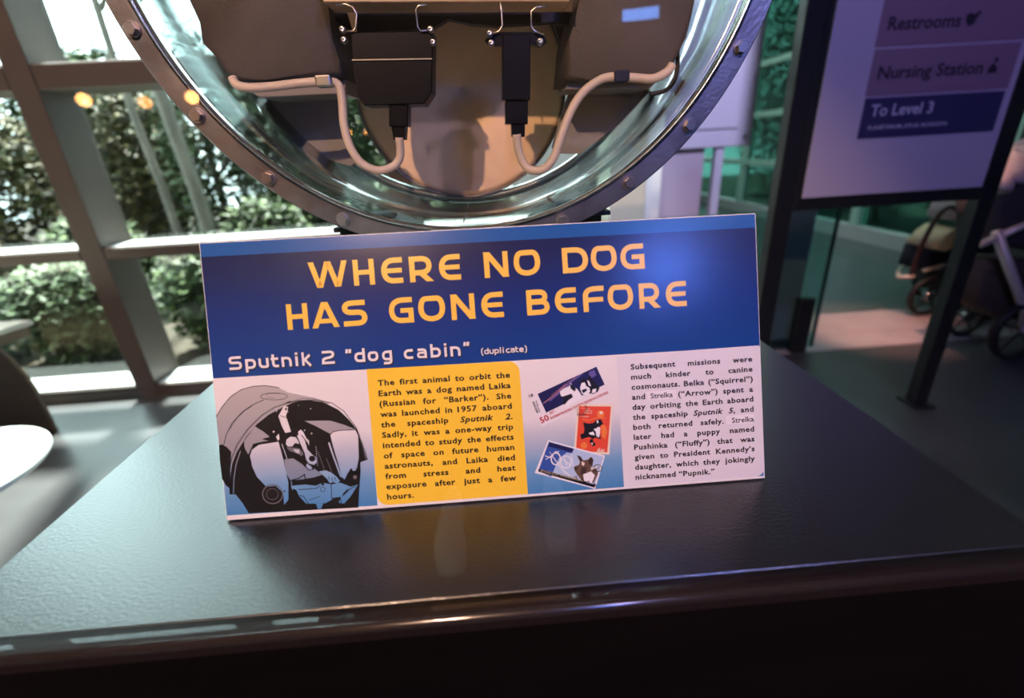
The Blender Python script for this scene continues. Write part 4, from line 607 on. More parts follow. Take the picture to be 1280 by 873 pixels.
obj('back_flange', lathe([(0.3225, 0.0), (0.3440, 0.0), (0.3440, 0.008), (0.3225, 0.008)], (CX, YR + 0.0105, CZ), n=192), MT['steel'], cp, True)
obj('drum', lathe([(0.3170, 0.012), (0.3165, 0.10), (0.3120, 0.235), (0.3090, 0.235), (0.3135, 0.10), (0.3140, 0.012)], (CX, YR, CZ), n=160), MT['acrylic'], cp, True, label='clear slightly wavy acrylic wall')
obj('rear_rim', lathe([(0.3000, 0.236), (0.3020, 0.232), (0.3120, 0.232), (0.3140, 0.236), (0.3140, 0.246), (0.3000, 0.246)], (CX, YR, CZ), n=160), MT['bright'], cp, True)
obj('seam', box(0.083, 0.0842, YR + 0.02, YR + 0.23, 0.2425, 0.2440), MT['chrome'], cp)
obj('seam', box(-0.0305, -0.0293, YR + 0.02, YR + 0.23, 0.2275, 0.2290), MT['chrome'], cp)
hb = bmesh.new()
prism([(0.0062 * math.cos(math.radians(60 * k + 12)), 0.0062 * math.sin(math.radians(60 * k + 12))) for k in range(6)], -0.0062, -0.0012, 0.0005, bm=hb, seg=1)
lathe([(0.0002, -0.0016), (0.0078, -0.0016), (0.0078, 0.0002), (0.0002, 0.0002)], (0, 0, 0), n=20, bm=hb)
hm = me_of(hb, 'bolt'); hm.materials.append(MT['bolt'])
for k in range(24):
    a = math.radians(-71.5 + 15 * k); R0 = 0.3335
    o = obj('bolt', hm, None, cp); o.matrix_parent_inverse = WORLD['display_capsule'].inverted()
    o.location = (CX + R0 * math.sin(a), YR - 0.0012, CZ - R0 * math.cos(a)); o.rotation_euler = (0, random.uniform(0, 1), 0)

# ---------------------------------------------------------------- the cabin hardware inside
# outlines are (x, z) in metres on each piece's own plane
dc = thing('dog_cabin', 'spacecraft dog cabin of padded brown boxes and tan dish inside the capsule', 'spacecraft', (CX, 0.66, 0.30))
BL = [(-0.3236, 0.5377), (-0.3148, 0.4805), (-0.3101, 0.4593), (-0.305, 0.4404), (-0.3035, 0.4211), (-0.2977, 0.4095), (-0.2823, 0.3979), (-0.2538, 0.3991), (-0.1596, 0.3979), (-0.1619, 0.4155), (-0.1662, 0.4358), (-0.1718, 0.4747), (-0.1682, 0.5323)]
BR = [(0.134, 0.5216), (0.1252, 0.4627), (0.1127, 0.4235), (0.1065, 0.3818), (0.1603, 0.3766), (0.2156, 0.3748), (0.2303, 0.3802), (0.2379, 0.3859), (0.2468, 0.3992), (0.254, 0.4189), (0.2587, 0.4415), (0.261, 0.4572), (0.2661, 0.5169)]
boxl = prism(BL, 0.645, 0.755, 0.008, seg=3); obj('padded_box', boxl, MT['olive'], dc, True)
boxr = prism(BR, 0.645, 0.755, 0.008, seg=3); obj('padded_box', boxr, MT['olive'], dc, True)
obj('bottom_panel', prism([(-0.3002, 0.3898), (-0.1914, 0.3893), (-0.1943, 0.3575), (-0.189, 0.326), (-0.181, 0.3009), (-0.1958, 0.2963), (-0.2248, 0.3066), (-0.2638, 0.3364)], 0.735, 0.742, 0.001, seg=1), MT['darkolive'], dc)
obj('bottom_panel', prism([(0.128, 0.3796), (0.2463, 0.3739), (0.2017, 0.3317), (0.143, 0.2938), (0.1132, 0.2965), (0.1014, 0.3049), (0.1139, 0.3415)], 0.735, 0.742, 0.001, seg=1), MT['darkolive'], dc)
DX, DZ, DR = -0.026, 0.396, 0.1545
obj('tan_dish', lathe([(0.0002, 0.0), (DR * 0.6, 0.001), (DR * 0.95, 0.0035), (DR, 0.006), (DR, 0.022), (0.0002, 0.022)], (DX, 0.785, DZ), n=96), MT['tan'], dc, True, label='round tan end dish lit by the warm lamp')
obj('dish_rim', lathe([(DR + 0.0005, 0.0), (DR + 0.004, 0.0), (DR + 0.004, 0.02), (DR + 0.0005, 0.02)], (DX, 0.788, DZ), n=96), MT['darkolive'], dc, True)
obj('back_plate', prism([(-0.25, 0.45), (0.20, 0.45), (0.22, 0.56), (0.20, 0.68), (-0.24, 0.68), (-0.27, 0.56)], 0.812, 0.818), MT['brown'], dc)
cross = [(-0.1802, 0.536), (-0.1912, 0.4849), (-0.1542, 0.4523), (-0.0533, 0.4531), (-0.0319, 0.4641), (-0.0043, 0.4562), (0.028, 0.453), (0.0998, 0.4551), (0.1245, 0.4489), (0.1368, 0.4757), (0.1456, 0.5241)]
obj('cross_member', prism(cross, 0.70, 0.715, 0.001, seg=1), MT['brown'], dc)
obj('top_beam', prism([(-0.1538, 0.4982), (-0.1608, 0.4652), (0.1077, 0.455), (0.1079, 0.4883)], 0.615, 0.66, 0.001, seg=1), MT['tan'], dc)
def conn(name, polys):
    o = None
    for i, (p, y0, y1, nm) in enumerate(polys):
        b = prism(p, y0, y1, 0.0012, seg=1)
        if i == 0: o = obj(name, b, MT['black'], dc)
        else: obj(nm, b, MT['black'], o)
    return o
c1 = conn('connector_block', [
 ([(-0.138, 0.4376), (-0.0466, 0.4352), (-0.0548, 0.3742), (-0.0657, 0.3621), (-0.136, 0.3639), (-0.1416, 0.3743), (-0.1417, 0.3988)], 0.62, 0.665, ''),
 ([(-0.1041, 0.3636), (-0.0872, 0.3628), (-0.0917, 0.3377), (-0.0946, 0.3246), (-0.1081, 0.3253), (-0.1089, 0.3387)], 0.625, 0.645, 'plug'), ([(-0.1074, 0.3635), (-0.0848, 0.3624), (-0.0881, 0.3392), (-0.111, 0.3404)], 0.622, 0.648, 'plug_sleeve')])
obj('seam_line', prism([(-0.1408, 0.4111), (-0.0505, 0.4082), (-0.0507, 0.4069), (-0.1411, 0.4098)], 0.6185, 0.6195), MT['bracket'], c1)
c2 = conn('connector_block', [
 ([(0.0316, 0.4287), (0.0634, 0.4273), (0.0608, 0.36), (0.0273, 0.3617)], 0.62, 0.650, ''),
 ([(0.0371, 0.3608), (0.0554, 0.3599), (0.0528, 0.3202), (0.0369, 0.3211)], 0.625, 0.645, 'plug'), ([(0.0312, 0.3608), (0.058, 0.3595), (0.057, 0.3343), (0.0297, 0.3357)], 0.622, 0.648, 'plug_sleeve'), ([(0.0111, 0.4236), (0.017, 0.428), (0.0317, 0.4305), (0.0645, 0.429), (0.0791, 0.4261), (0.0826, 0.4189), (0.0751, 0.4145), (0.064, 0.4166), (0.0309, 0.4181), (0.018, 0.4171)], 0.621, 0.632, 'mounting_ear')])
for p in ([(-0.1484, 0.4628), (-0.1379, 0.4631), (-0.1307, 0.4599), (-0.1276, 0.4532), (-0.1305, 0.4422), (-0.1339, 0.4378), (-0.1462, 0.4384)], [(-0.0496, 0.4588), (-0.0593, 0.4584), (-0.0625, 0.4549), (-0.0629, 0.4385), (-0.0598, 0.4346), (-0.0464, 0.4348)], [(0.0302, 0.4643), (0.0318, 0.4488), (0.032, 0.4359), (0.028, 0.4308), (0.0159, 0.4275)], [(0.0831, 0.4519), (0.0705, 0.4516), (0.065, 0.4481), (0.0644, 0.433), (0.0679, 0.4291), (0.0787, 0.4247)]):
    obj('bracket', tube([(x, 0.618, z) for x, z in p], 0.0011, 8, smooth_pts=1), MT['bracket'], dc, True)
for q in [(-0.1454, 0.4394), (-0.1456, 0.4296), (-0.0488, 0.4352), (-0.0476, 0.423), (0.0169, 0.4286), (0.018, 0.4193), (0.0737, 0.4184)]:
    obj('screw', lathe([(0.0002, -0.003), (0.003, -0.003), (0.0036, -0.001), (0.0036, 0.004), (0.0002, 0.004)], (q[0], 0.616, q[1]), n=14), MT['bracket'], dc, True)
def cable(pts, y, r, yend=None):
    q = pts
    return obj('cable', tube([(x, y + 0.004 * math.sin(i * 0.9), z) for i, (x, z) in enumerate(q)], r, 12, smooth_pts=6), MT['cable'], dc, True)
ca = cable([(-0.1009, 0.3276), (-0.1021, 0.3132), (-0.1056, 0.3023), (-0.1148, 0.2945), (-0.1331, 0.2918), (-0.151, 0.3021), (-0.1611, 0.3219), (-0.1642, 0.346), (-0.1621, 0.3716), (-0.1636, 0.3874), (-0.1739, 0.3912), (-0.2016, 0.3909), (-0.2388, 0.3886), (-0.2642, 0.3891), (-0.2777, 0.3929), (-0.282, 0.4004)], 0.625, 0.0050)
cb = cable([(0.0429, 0.3235), (0.0441, 0.307), (0.0503, 0.2889), (0.0602, 0.2807), (0.0756, 0.2818), (0.0881, 0.2953), (0.0976, 0.3187), (0.1098, 0.3449), (0.1244, 0.3642), (0.1437, 0.3768), (0.161, 0.3802), (0.1892, 0.3772), (0.2088, 0.3754), (0.2249, 0.3814), (0.2321, 0.3885)], 0.625, 0.0052)
for par, p in ((ca, (-0.1776, 0.3914)), (cb, (0.1707, 0.3798))):
    q = p; obj('clamp', box(q[0] - 0.009, q[0] + 0.009, 0.6175, 0.632, q[1] - 0.0062, q[1] + 0.0062, 0.002), MT['bracket'] if par is ca else MT['navyfab'], par)
q = [(0.2498, 0.4101), (0.2521, 0.3943), (0.2495, 0.3768), (0.2389, 0.3656), (0.2184, 0.362)]; o = obj('cable', tube([(x, 0.66, z) for x, z in q], 0.0028, 10, smooth_pts=6), MT['rubber'], dc, True); o['label'] = 'thin black cable'
obj('ledge', prism([(-0.29, 0.3957), (-0.1619, 0.3973), (-0.1649, 0.3818), (-0.2694, 0.3825)], 0.66, 0.73, 0.001, seg=1), MT['darkolive'], dc)
obj('ledge', prism([(0.115, 0.3832), (0.2278, 0.3769), (0.218, 0.3684), (0.1089, 0.3728)], 0.66, 0.73, 0.001, seg=1), MT['darkolive'], dc)

# ---------------------------------------------------------------- purple direction sign
YS = 1.68
ds = thing('direction_sign', 'large lilac direction sign listing restrooms on a black frame', 'sign', (1.46, YS + 0.03, ZF))
obj('post', box(1.042, 1.112, YS + 0.002, YS + 0.05, ZF + 0.012, 1.30, 0.003, 1), MT['signblack'], ds)
obj('post', box(1.818, 1.882, YS + 0.002, YS + 0.05, ZF + 0.012, 1.30, 0.003, 1), MT['signblack'], ds)
for x in (1.077, 1.85): obj('foot', box(x - 0.045, x + 0.045, YS - 0.03, YS + 0.08, ZF + 0.001, ZF + 0.011, 0.002, 1), MT['signblack'], ds)
obj('backing_board', box(1.113, 1.817, YS + 0.004, YS + 0.03, 0.035, 1.30, 0.002, 1), MT['signblack'], ds)
fp = obj('face_panel', box(1.134, 1.806, YS - 0.004, YS + 0.003, 0.081, 1.27, 0.001, 1), MT['signface'], ds)
obj('restrooms_band', box(1.284, 1.788, YS - 0.006, YS - 0.0041, 0.541, 0.690), MT['signband'], fp)
obj('nursing_band', box(1.287, 1.782, YS - 0.006, YS - 0.0041, 0.399, 0.534), MT['signband'], fp)
obj('level_band', box(1.290, 1.777, YS - 0.006, YS - 0.0041, 0.268, 0.393), MT['signnavy'], fp)
def sign_text(nm, s, x0_, x1_, z, size, m_, bold=0.02):
    f_, mn, mx_ = text_faces(s, size, bold * size); k_ = (x1_ - x0_) / (mx_ - mn); b = bmesh.new()
    for f in f_:
        try: b.faces.new([b.verts.new((x0_ + (x - mn) * k_, YS - 0.0066, z + y)) for x, y in f])
        except ValueError: pass
    me = bpy.data.meshes.new(nm); b.to_mesh(me); b.free(); obj(nm, me, m_, fp)
sign_text('lettering', 'Restrooms', 1.312, 1.552, 0.586, 0.052, MT['ink'])
sign_text('lettering', 'Nursing Station', 1.314, 1.672, 0.449, 0.052, MT['ink'])
sign_text('lettering', 'To Level 3', 1.317, 1.536, 0.338, 0.050, MT['greyink'])
sign_text('lettering', 'PLANETARIUM, ATLAS, MORRISON', 1.320, 1.600, 0.296, 0.017, MT['greyink'])
obj('pictogram', prism([(1.580, 0.585), (1.596, 0.590), (1.600, 0.604), (1.612, 0.622), (1.606, 0.628), (1.592, 0.616), (1.580, 0.622), (1.566, 0.618), (1.566, 0.602)], YS - 0.0072, YS - 0.0061), MT['ink'], fp)
pb = prism([(1.690, 0.449), (1.722, 0.449), (1.720, 0.462), (1.712, 0.470), (1.704, 0.478), (1.697, 0.470), (1.692, 0.462)], YS - 0.0072, YS - 0.0061)
lathe([(0.0002, -0.0072), (0.0065, -0.0072), (0.0065, -0.0061), (0.0002, -0.0061)], (1.710, YS, 0.486), n=14, bm=pb)
obj('pictogram', pb, MT['ink'], fp)

# mauve post and glass barrier behind
mp_ = thing('mauve_post', 'square mauve grey post left behind the direction sign', 'post', (1.62, 2.42, ZF))
obj('shaft', box(1.548, 1.692, 2.36, 2.48, ZF + 0.06, ZC - 0.001, 0.004, 1), MT['mauvepost'], mp_)
obj('base', box(1.53, 1.71, 2.34, 2.50, ZF + 0.005, ZF + 0.059, 0.003, 1), MT['chrome'], mp_)
gb = thing('glass_barrier', 'waist high glass barrier clamped beside the mauve post', 'barrier', (1.3, 2.31, ZF))
obj('pane', box(0.82, 1.760, 2.300, 2.312, ZF + 0.03, -0.055, 0.001, 1), MT['barrier'], gb)
obj('edge_strip', box(1.7605, 1.772, 2.297, 2.315, ZF + 0.03, -0.055, 0.001, 1), mat('dark_glass_edge', (0.02, 0.05, 0.05), 0.2), gb)
obj('floor_clamp', box(1.643, 1.728, 2.285, 2.330, ZF + 0.001, -0.530, 0.004, 1), MT['signblack'], gb)
obj('floor_clamp', box(0.95, 1.03, 2.285, 2.330, ZF + 0.001, -0.530, 0.004, 1), MT['signblack'], gb)

# far lavender cabinet
cab = thing('lavender_cabinet', 'lavender lit cabinet panel on legs beyond the capsule', 'cabinet', (1.5, 3.6, ZF))
obj('panel', box(1.02, 1.912, 3.50, 3.62, 0.223, 1.45, 0.006, 1), MT['purple'], cab)
obj('door', box(1.08, 1.800, 3.487, 3.499, 0.345, 1.40, 0.004, 1), MT['purple'], cab)
obj('latch', box(1.845, 1.870, 3.485, 3.499, 0.275, 0.300, 0.003, 1), MT['chrome'], cab)
obj('lower_panel', box(1.12, 1.60, 3.54, 3.60, ZF + 0.003, 0.222, 0.004, 1), mat('rosy_lower_panel', (0.42, 0.32, 0.42), 0.5, col2=(0.46, 0.40, 0.50), scale=2), cab)
obj('side_panel', box(1.02, 1.11, 3.56, 3.60, ZF + 0.003, 0.222, 0.004, 1), MT['mauvepost'], cab)
obj('leg', box(1.675, 1.735, 3.52, 3.58, ZF + 0.003, 0.222, 0.004, 1), MT['purple'], cab)
wp = thing('white_partition', 'pale partition panel behind the glass barrier', 'partition', (0.98, 2.95, ZF))
obj('panel', box(0.90, 1.06, 2.90, 2.98, ZF + 0.005, 1.9, 0.004, 1), MT['white'], wp)

# ---------------------------------------------------------------- furniture at lower left
tb = thing('plywood_table', 'plywood table with cream top by the window, lower left', 'table', (-2.55, 1.95, ZF))
obj('tabletop', prism([(-2.055, 2.06), (-2.16, 1.62), (-3.2, 1.50), (-3.2, 2.12)], -0.305, -0.283, 0.003, axis='z', seg=1), MT['cream'], tb)
obj('apron', prism([(-2.075, 2.05), (-2.18, 1.64), (-3.19, 1.52), (-3.19, 2.10)], -0.352, -0.306, axis='z'), MT['ply'], tb)
lp = [(-2.165, ZF + 0.002), (-2.165, -0.62), (-2.175, -0.54), (-2.20, -0.46), (-2.24, -0.39), (-2.28, -0.353), (-3.0, -0.353), (-3.0, ZF + 0.002)]
obj('end_panel', prism(lp, 2.03, 2.05, 0.002, seg=1), MT['ply'], tb)
obj('end_panel', box(-3.12, -3.10, 1.62, 2.02, ZF + 0.002, -0.353), MT['ply'], tb)
rt = thing('round_table', 'low round white table in front of the plywood one', 'table', (-1.515, 1.045, ZF))
obj('tabletop', lathe([(0.0005, -0.018), (0.256, -0.018), (0.262, -0.012), (0.262, -0.003), (0.2595, 0.0), (0.0005, 0.0)], (-1.515, 1.045, -0.40), axis='z', n=96), MT['whitelam'], rt, True)
obj('pedestal', lathe([(0.0005, 0.0), (0.028, 0.0), (0.028, -0.41), (0.0005, -0.41)], (-1.515, 1.045, -0.419), axis='z', n=32), MT['chrome'], rt, True)
obj('base_plate', lathe([(0.0005, 0.0), (0.16, 0.0), (0.17, 0.006), (0.17, 0.012), (0.03, 0.019), (0.0005, 0.019)], (-1.515, 1.045, ZF + 0.001), axis='z', n=48), MT['signblack'], rt, True)
for (x, y, n_, lbl) in ((-0.182, -0.62, 0, 'left white canvas sneaker seen as a reflection in the case glass'), (0.150, -0.66, 1, 'right white canvas sneaker seen as a reflection in the case glass')):
    sh = thing('sneaker', lbl, 'shoe', (x, y, ZF), 'sneakers in front of the case')
    def sect(f, s=1): return [(x + s * w_ * 0.5 + (0.0 if n_ == 0 else 0.02 * f), y + 0.02 - f * 0.27, 0) for w_ in (0,)]
    ub = bmesh.new(); rings = []
    prof = [(0.0, 0.030, 0.030), (0.05, 0.078, 0.050), (0.20, 0.094, 0.056), (0.38, 0.098, 0.068), (0.55, 0.084, 0.090), (0.75, 0.072, 0.100), (0.93, 0.064, 0.102), (1.0, 0.040, 0.095)]
    sl_ = bmesh.new(); srings = []
    for f, w_, h_ in prof:
        yy = y + 0.10 - f * 0.28; xx = x + 0.012 * math.sin(f * 3) * (1 if n_ else -1)
        rings.append([ub.verts.new((xx + w_ / 2 * math.cos(a_) * 0.96, yy, ZF + 0.022 + (h_ - 0.012) * max(0, math.sin(a_)) ** 0.8)) for a_ in [math.pi * i / 10 for i in range(11)]])
        srings.append([sl_.verts.new((xx + sx_ * w_ / 2, yy - (0.004 if f == 0 else 0), ZF + zz)) for sx_, zz in ((-1, 0.001), (1, 0.001), (1.03, 0.024), (-1.03, 0.024))])
    for A, B in zip(rings, rings[1:]):
        for i in range(10): ub.faces.new((A[i], A[i + 1], B[i + 1], B[i]))
    ub.faces.new(rings[0]); ub.faces.new(rings[-1][::-1])
    for A, B in zip(srings, srings[1:]):
        for i in range(4): sl_.faces.new((A[i], A[(i + 1) % 4], B[(i + 1) % 4], B[i]))
    sl_.faces.new(srings[0]); sl_.faces.new(srings[-1][::-1])
    obj('upper', ub, MT['canvas'], sh, True); obj('sole', sl_, MT['board'], sh)
    for i in range(4):
        yy = y + 0.01 - i * 0.022; obj('lace', tube([(x - 0.028, yy, ZF + 0.083 + i * 0.007), (x, yy, ZF + 0.092 + i * 0.007), (x + 0.028, yy, ZF + 0.083 + i * 0.007)], 0.0028, 6), MT['board'], sh, True)

# ---------------------------------------------------------------- strollers
def wheel(parent, x, y, z, r, wd, spokes=True):
    wh_ = obj('wheel', lathe([(r - 0.022, -wd / 2), (r - 0.006, -wd / 2), (r, -wd / 4), (r, wd / 4), (r - 0.006, wd / 2), (r - 0.022, wd / 2)], (x, y, z), n=40), MT['rubber'], parent, True)
    obj('hub', lathe([(0.001, -wd * 0.6), (0.03, -wd * 0.6), (0.03, wd * 0.6), (0.001, wd * 0.6)], (x, y, z), n=20), MT['chrome'], wh_, True)
    b = bmesh.new()
    for k in range(5):
        a = k * 2 * math.pi / 5 + 0.3
        tube([(x + 0.02 * math.cos(a), y, z + 0.02 * math.sin(a)), (x + (r - 0.02) * math.cos(a), y, z + (r - 0.02) * math.sin(a))], 0.006, 6, bm=b, smooth_pts=1)
    obj('spokes', b, MT['rubber'], wh_)
# far stroller, facing left, its axles set at a slant to the window
FX, FY = 2.779, 2.70
s1 = thing('stroller', 'folding stroller with navy seat and cream blanket, farther from camera', 'stroller', (FX + 0.3, FY + 0.2, ZF), 'strollers parked past the direction sign')
for ox, oy in ((0.0, 0.0), (0.30, 0.30)):
    ax, ay = FX + ox, FY + oy
    wheel(s1, ax, ay, ZF + 0.128, 0.128, 0.035); wheel(s1, ax + 0.58, ay, ZF + 0.128, 0.128, 0.035)
    obj('frame_tube', tube([(ax, ay, ZF + 0.13), (ax + 0.02, ay, ZF + 0.26), (ax + 0.10, ay, ZF + 0.34), (ax + 0.58, ay, ZF + 0.13)], 0.011, 8, smooth_pts=4), MT['signblack'], s1, True)
    obj('frame_tube', tube([(ax - 0.08, ay, ZF + 0.30), (ax + 0.10, ay, ZF + 0.36), (ax + 0.45, ay, ZF + 0.62), (ax + 0.78, ay, ZF + 0.98)], 0.011, 8, smooth_pts=4), MT['creamtube'], s1, True)
    obj('bumper_bar', tube([(ax - 0.145, ay + 0.01, ZF + 0.27), (ax - 0.13, ay + 0.01, ZF + 0.46), (ax - 0.09, ay + 0.01, ZF + 0.61), (ax - 0.04, ay + 0.01, ZF + 0.68), (ax + 0.03, ay + 0.01, ZF + 0.66), (ax + 0.12, ay + 0.01, ZF + 0.55)], 0.014, 8, smooth_pts=4), MT['redtube'], s1, True)
obj('footrest', tube([(FX - 0.13, FY + 0.0, ZF + 0.27), (FX - 0.18, FY + 0.05, ZF + 0.255), (FX - 0.03, FY + 0.22, ZF + 0.255), (FX + 0.10, FY + 0.30, ZF + 0.27)], 0.014, 8), MT['creamtube'], s1, True)
obj('seat', prism([(FX - 0.05, ZF + 0.29), (FX + 0.30, ZF + 0.27), (FX + 0.42, ZF + 0.40), (FX + 0.55, ZF + 0.80), (FX + 0.47, ZF + 0.82), (FX + 0.28, ZF + 0.47), (FX - 0.04, ZF + 0.43)], FY + 0.03, FY + 0.24, 0.02, seg=2), MT['navyfab'], s1, True)
obj('basket', prism([(FX + 0.12, ZF + 0.13), (FX + 0.54, ZF + 0.13), (FX + 0.58, ZF + 0.25), (FX + 0.10, ZF + 0.25)], FY + 0.05, FY + 0.27, 0.01, seg=1), MT['darkfab'], s1, True)
obj('rear_axle', tube([(FX + 0.58, FY, ZF + 0.128), (FX + 0.88, FY + 0.30, ZF + 0.128)], 0.008, 8, smooth_pts=1), MT['signblack'], s1, True)
obj('handle', tube([(FX + 0.78, FY, ZF + 0.98), (FX + 0.84, FY + 0.02, ZF + 1.0), (FX + 1.12, FY + 0.28, ZF + 1.0), (FX + 1.08, FY + 0.30, ZF + 0.98)], 0.014, 8), MT['rubber'], s1, True)
bl = obj('blanket', prism([(FX - 0.085, ZF + 0.445), (FX + 0.02, ZF + 0.415), (FX + 0.075, ZF + 0.45), (FX + 0.09, ZF + 0.555), (FX + 0.03, ZF + 0.56), (FX - 0.02, ZF + 0.525)], FY - 0.02, FY + 0.20, 0.02, seg=2), MT['creamfab'], None, True)
tag(bl, 'cream cloth draped over the far stroller seat', 'blanket')
pw = obj('cushion', prism([(FX + 0.01, ZF + 0.61), (FX + 0.06, ZF + 0.59), (FX + 0.13, ZF + 0.65), (FX + 0.16, ZF + 0.78), (FX + 0.09, ZF + 0.79), (FX + 0.03, ZF + 0.71)], FY - 0.03, FY + 0.20, 0.025, seg=3), MT['palefab'], None, True)
tag(pw, 'pale rolled cushion on top of the far stroller', 'cushion')
# near stroller at the right edge
GX, GY = 2.648, 2.03
s2 = thing('stroller', 'near stroller with champagne tubes and brown basket at right edge', 'stroller', (GX, GY + 0.2, ZF), 'strollers parked past the direction sign')
for ox, oy in ((0.0, 0.0), (0.38, 0.20)):
    ax, ay = GX + ox, GY + oy
    wheel(s2, ax, ay, ZF + 0.165, 0.163, 0.045); wheel(s2, ax + 0.05, ay + 0.33, ZF + 0.115, 0.113, 0.035)
    obj('frame_tube', tube([(ax - 0.32, ay, ZF + 0.675), (ax - 0.02, ay, ZF + 0.26), (ax, ay, ZF + 0.17)], 0.021, 10, smooth_pts=1), MT['creamtube'], s2, True)
    obj('frame_tube', tube([(ax - 0.38, ay, ZF + 0.62), (ax - 0.1, ay, ZF + 0.74), (ax + 0.30, ay, ZF + 0.95)], 0.016, 10, smooth_pts=1), MT['creamtube'], s2, True)
    obj('frame_tube', tube([(ax + 0.05, ay + 0.30, ZF + 0.14), (ax, ay + 0.05, ZF + 0.45), (ax + 0.1, ay, ZF + 0.70)], 0.012, 8), MT['signblack'], s2, True)
obj('basket', prism([(GX - 0.22, ZF + 0.30), (GX - 0.06, ZF + 0.20), (GX + 0.30, ZF + 0.20), (GX + 0.34, ZF + 0.46), (GX - 0.24, ZF + 0.53)], GY + 0.05, GY + 0.24, 0.02, seg=2), MT['brownfab'], s2, True)
obj('seat', prism([(GX - 0.26, ZF + 0.62), (GX + 0.02, ZF + 0.54), (GX + 0.35, ZF + 0.56), (GX + 0.5, ZF + 0.95), (GX + 0.15, ZF + 1.04), (GX - 0.20, ZF + 0.93), (GX - 0.32, ZF + 0.80)], GY + 0.04, GY + 0.26, 0.03, seg=2), MT['darkfab'], s2, True)
cpn = bmesh.new()
for k in range(5):
    tube([(GX - 0.32 + 0.045 * k, GY + 0.03, ZF + 0.86 + 0.03 * k), (GX - 0.24 + 0.045 * k, GY + 0.15, ZF + 0.95 + 0.03 * k), (GX - 0.30 + 0.045 * k, GY + 0.28, ZF + 0.86 + 0.03 * k)], 0.032, 8, bm=cpn)
obj('canopy', cpn, MT['palefab'], s2, True, label='pale ribbed canopy')['kind'] = 'stuff'
obj('handle', tube([(GX + 0.30, GY, ZF + 0.95), (GX + 0.38, GY + 0.02, ZF + 0.98), (GX + 0.70, GY + 0.19, ZF + 0.98), (GX + 0.68, GY + 0.20, ZF + 0.95)], 0.018, 8), MT['rubber'], s2, True)

# ---------------------------------------------------------------- outdoors
ZG = ZF - 0.12
struct('ground', box(-14, 14, 2.60, 16, ZG - 0.2, ZG), MT['earth'])
def leaves(n, c, rad, size, seed, flat=1.0):
    rnd = random.Random(seed); V = []; F = []
    for i in range(n):
        while True:
            p = Vector((rnd.uniform(-1, 1), rnd.uniform(-1, 1), rnd.uniform(-1, 1)))
            if p.length <= 1 and p.length > 0.35 * rnd.random(): break
        p = Vector((p.x * rad[0], p.y * rad[1], p.z * rad[2])) + Vector(c)
        a = rnd.uniform(0, 6.28); d = Vector((math.cos(a), math.sin(a), rnd.uniform(-0.9, 0.5))).normalized()
        s = d.cross(Vector((rnd.uniform(-.4, .4), rnd.uniform(-.4, .4), 1))).normalized(); L_ = size * rnd.uniform(0.6, 1.3); W_ = L_ * 0.26
        nrm = s.cross(d) * L_ * 0.08
        k = len(V)
        V += [p, p + d * L_ * 0.5 + s * W_ - nrm, p + d * L_, p + d * L_ * 0.5 - s * W_ - nrm]
        F += [(k, k + 1, k + 2), (k, k + 2, k + 3)]
    me = bpy.data.meshes.new('foliage'); me.from_pydata(V, [], F); me.update(); return me
def shrub(name, label, cat, x, y, top, rx, mtl, n, size, seed, group, ry=None, low=0.0, trunk=0.03):
    t_ = thing(name, label, cat, (x, y, ZG), group); cz = (top + ZG + low) / 2; rz = (top - ZG - low) / 2
    me = leaves(n, (x, y, cz), (rx, ry or rx * 0.8, rz), size, seed); obj('foliage', me, mtl, t_, kind='stuff')
    rnd = random.Random(seed)
    obj('trunk', tube([(x, y, ZG), (x + rnd.uniform(-.05, .05), y, cz), (x + rnd.uniform(-.1, .1), y, top - 0.15)], lambda f: trunk * (1 - 0.7 * f), 8), MT['bark'], t_, True)
    for k in range(3):
        a = rnd.uniform(0, 6.28); z_ = cz + rnd.uniform(-0.4, 0.5) * rz
        obj('branch', tube([(x, y, z_), (x + math.cos(a) * rx * 0.4, y + math.sin(a) * rx * 0.3, z_ + 0.15), (x + math.cos(a) * rx * 0.75, y + math.sin(a) * rx * 0.5, z_ + 0.35)], lambda f: trunk * 0.4 * (1 - 0.6 * f), 6), MT['bark'], t_, True)
    return t_
G1 = 'shrubs just outside the tall window'
shrub('shrub', 'low glossy green shrub behind the plywood table', 'shrub', -4.0, 3.35, -0.25, 0.52, MT['leaf'], 6500, 0.075, 1, G1)
shrub('shrub', 'low silvery shrub left of the nearest window mullion', 'shrub', -2.95, 3.3, -0.22, 0.48, MT['leafpale'], 6500, 0.070, 2, G1)
shrub('shrub', 'dark glossy shrub just right of the nearest window mullion', 'shrub', -1.92, 3.35, -0.12, 0.44, MT['leaf'], 6000, 0.070, 3, G1)
shrub('shrub', 'bright green bushy shrub beneath the rim of the capsule', 'shrub', -0.98, 3.35, -0.15, 0.42, MT['leafpale'], 6000, 0.070, 4, G1)
shrub('shrub', 'dark shrub at the right end of the window wall', 'shrub', -0.10, 3.75, 0.3, 0.36, MT['leaf'], 3500, 0.08, 5, G1)
for k, (x, tp) in enumerate([(-4.7, 0.1), (-3.45, 0.0), (-1.95, 0.05), (-0.95, 0.1)]):
    shrub('shrub', 'mid-height shrub in the second row, %s' % ['farthest left', 'behind the gap beside the silvery shrub', 'behind the pale trunks', 'under the capsule rim'][k], 'shrub', x, 4.28, tp, 0.42, MT['leafautumn' if k == 0 else 'leaf'], 5200, 0.075, 70 + k, G1, ry=0.28)
G2 = 'young trees in the planting bed'
shrub('tree', 'brownish leaved young tree in the far left pane', 'tree', -5.15, 5.3, 1.15, 0.72, MT['leafautumn'], 5200, 0.10, 11, G2, low=0.3, trunk=0.05)
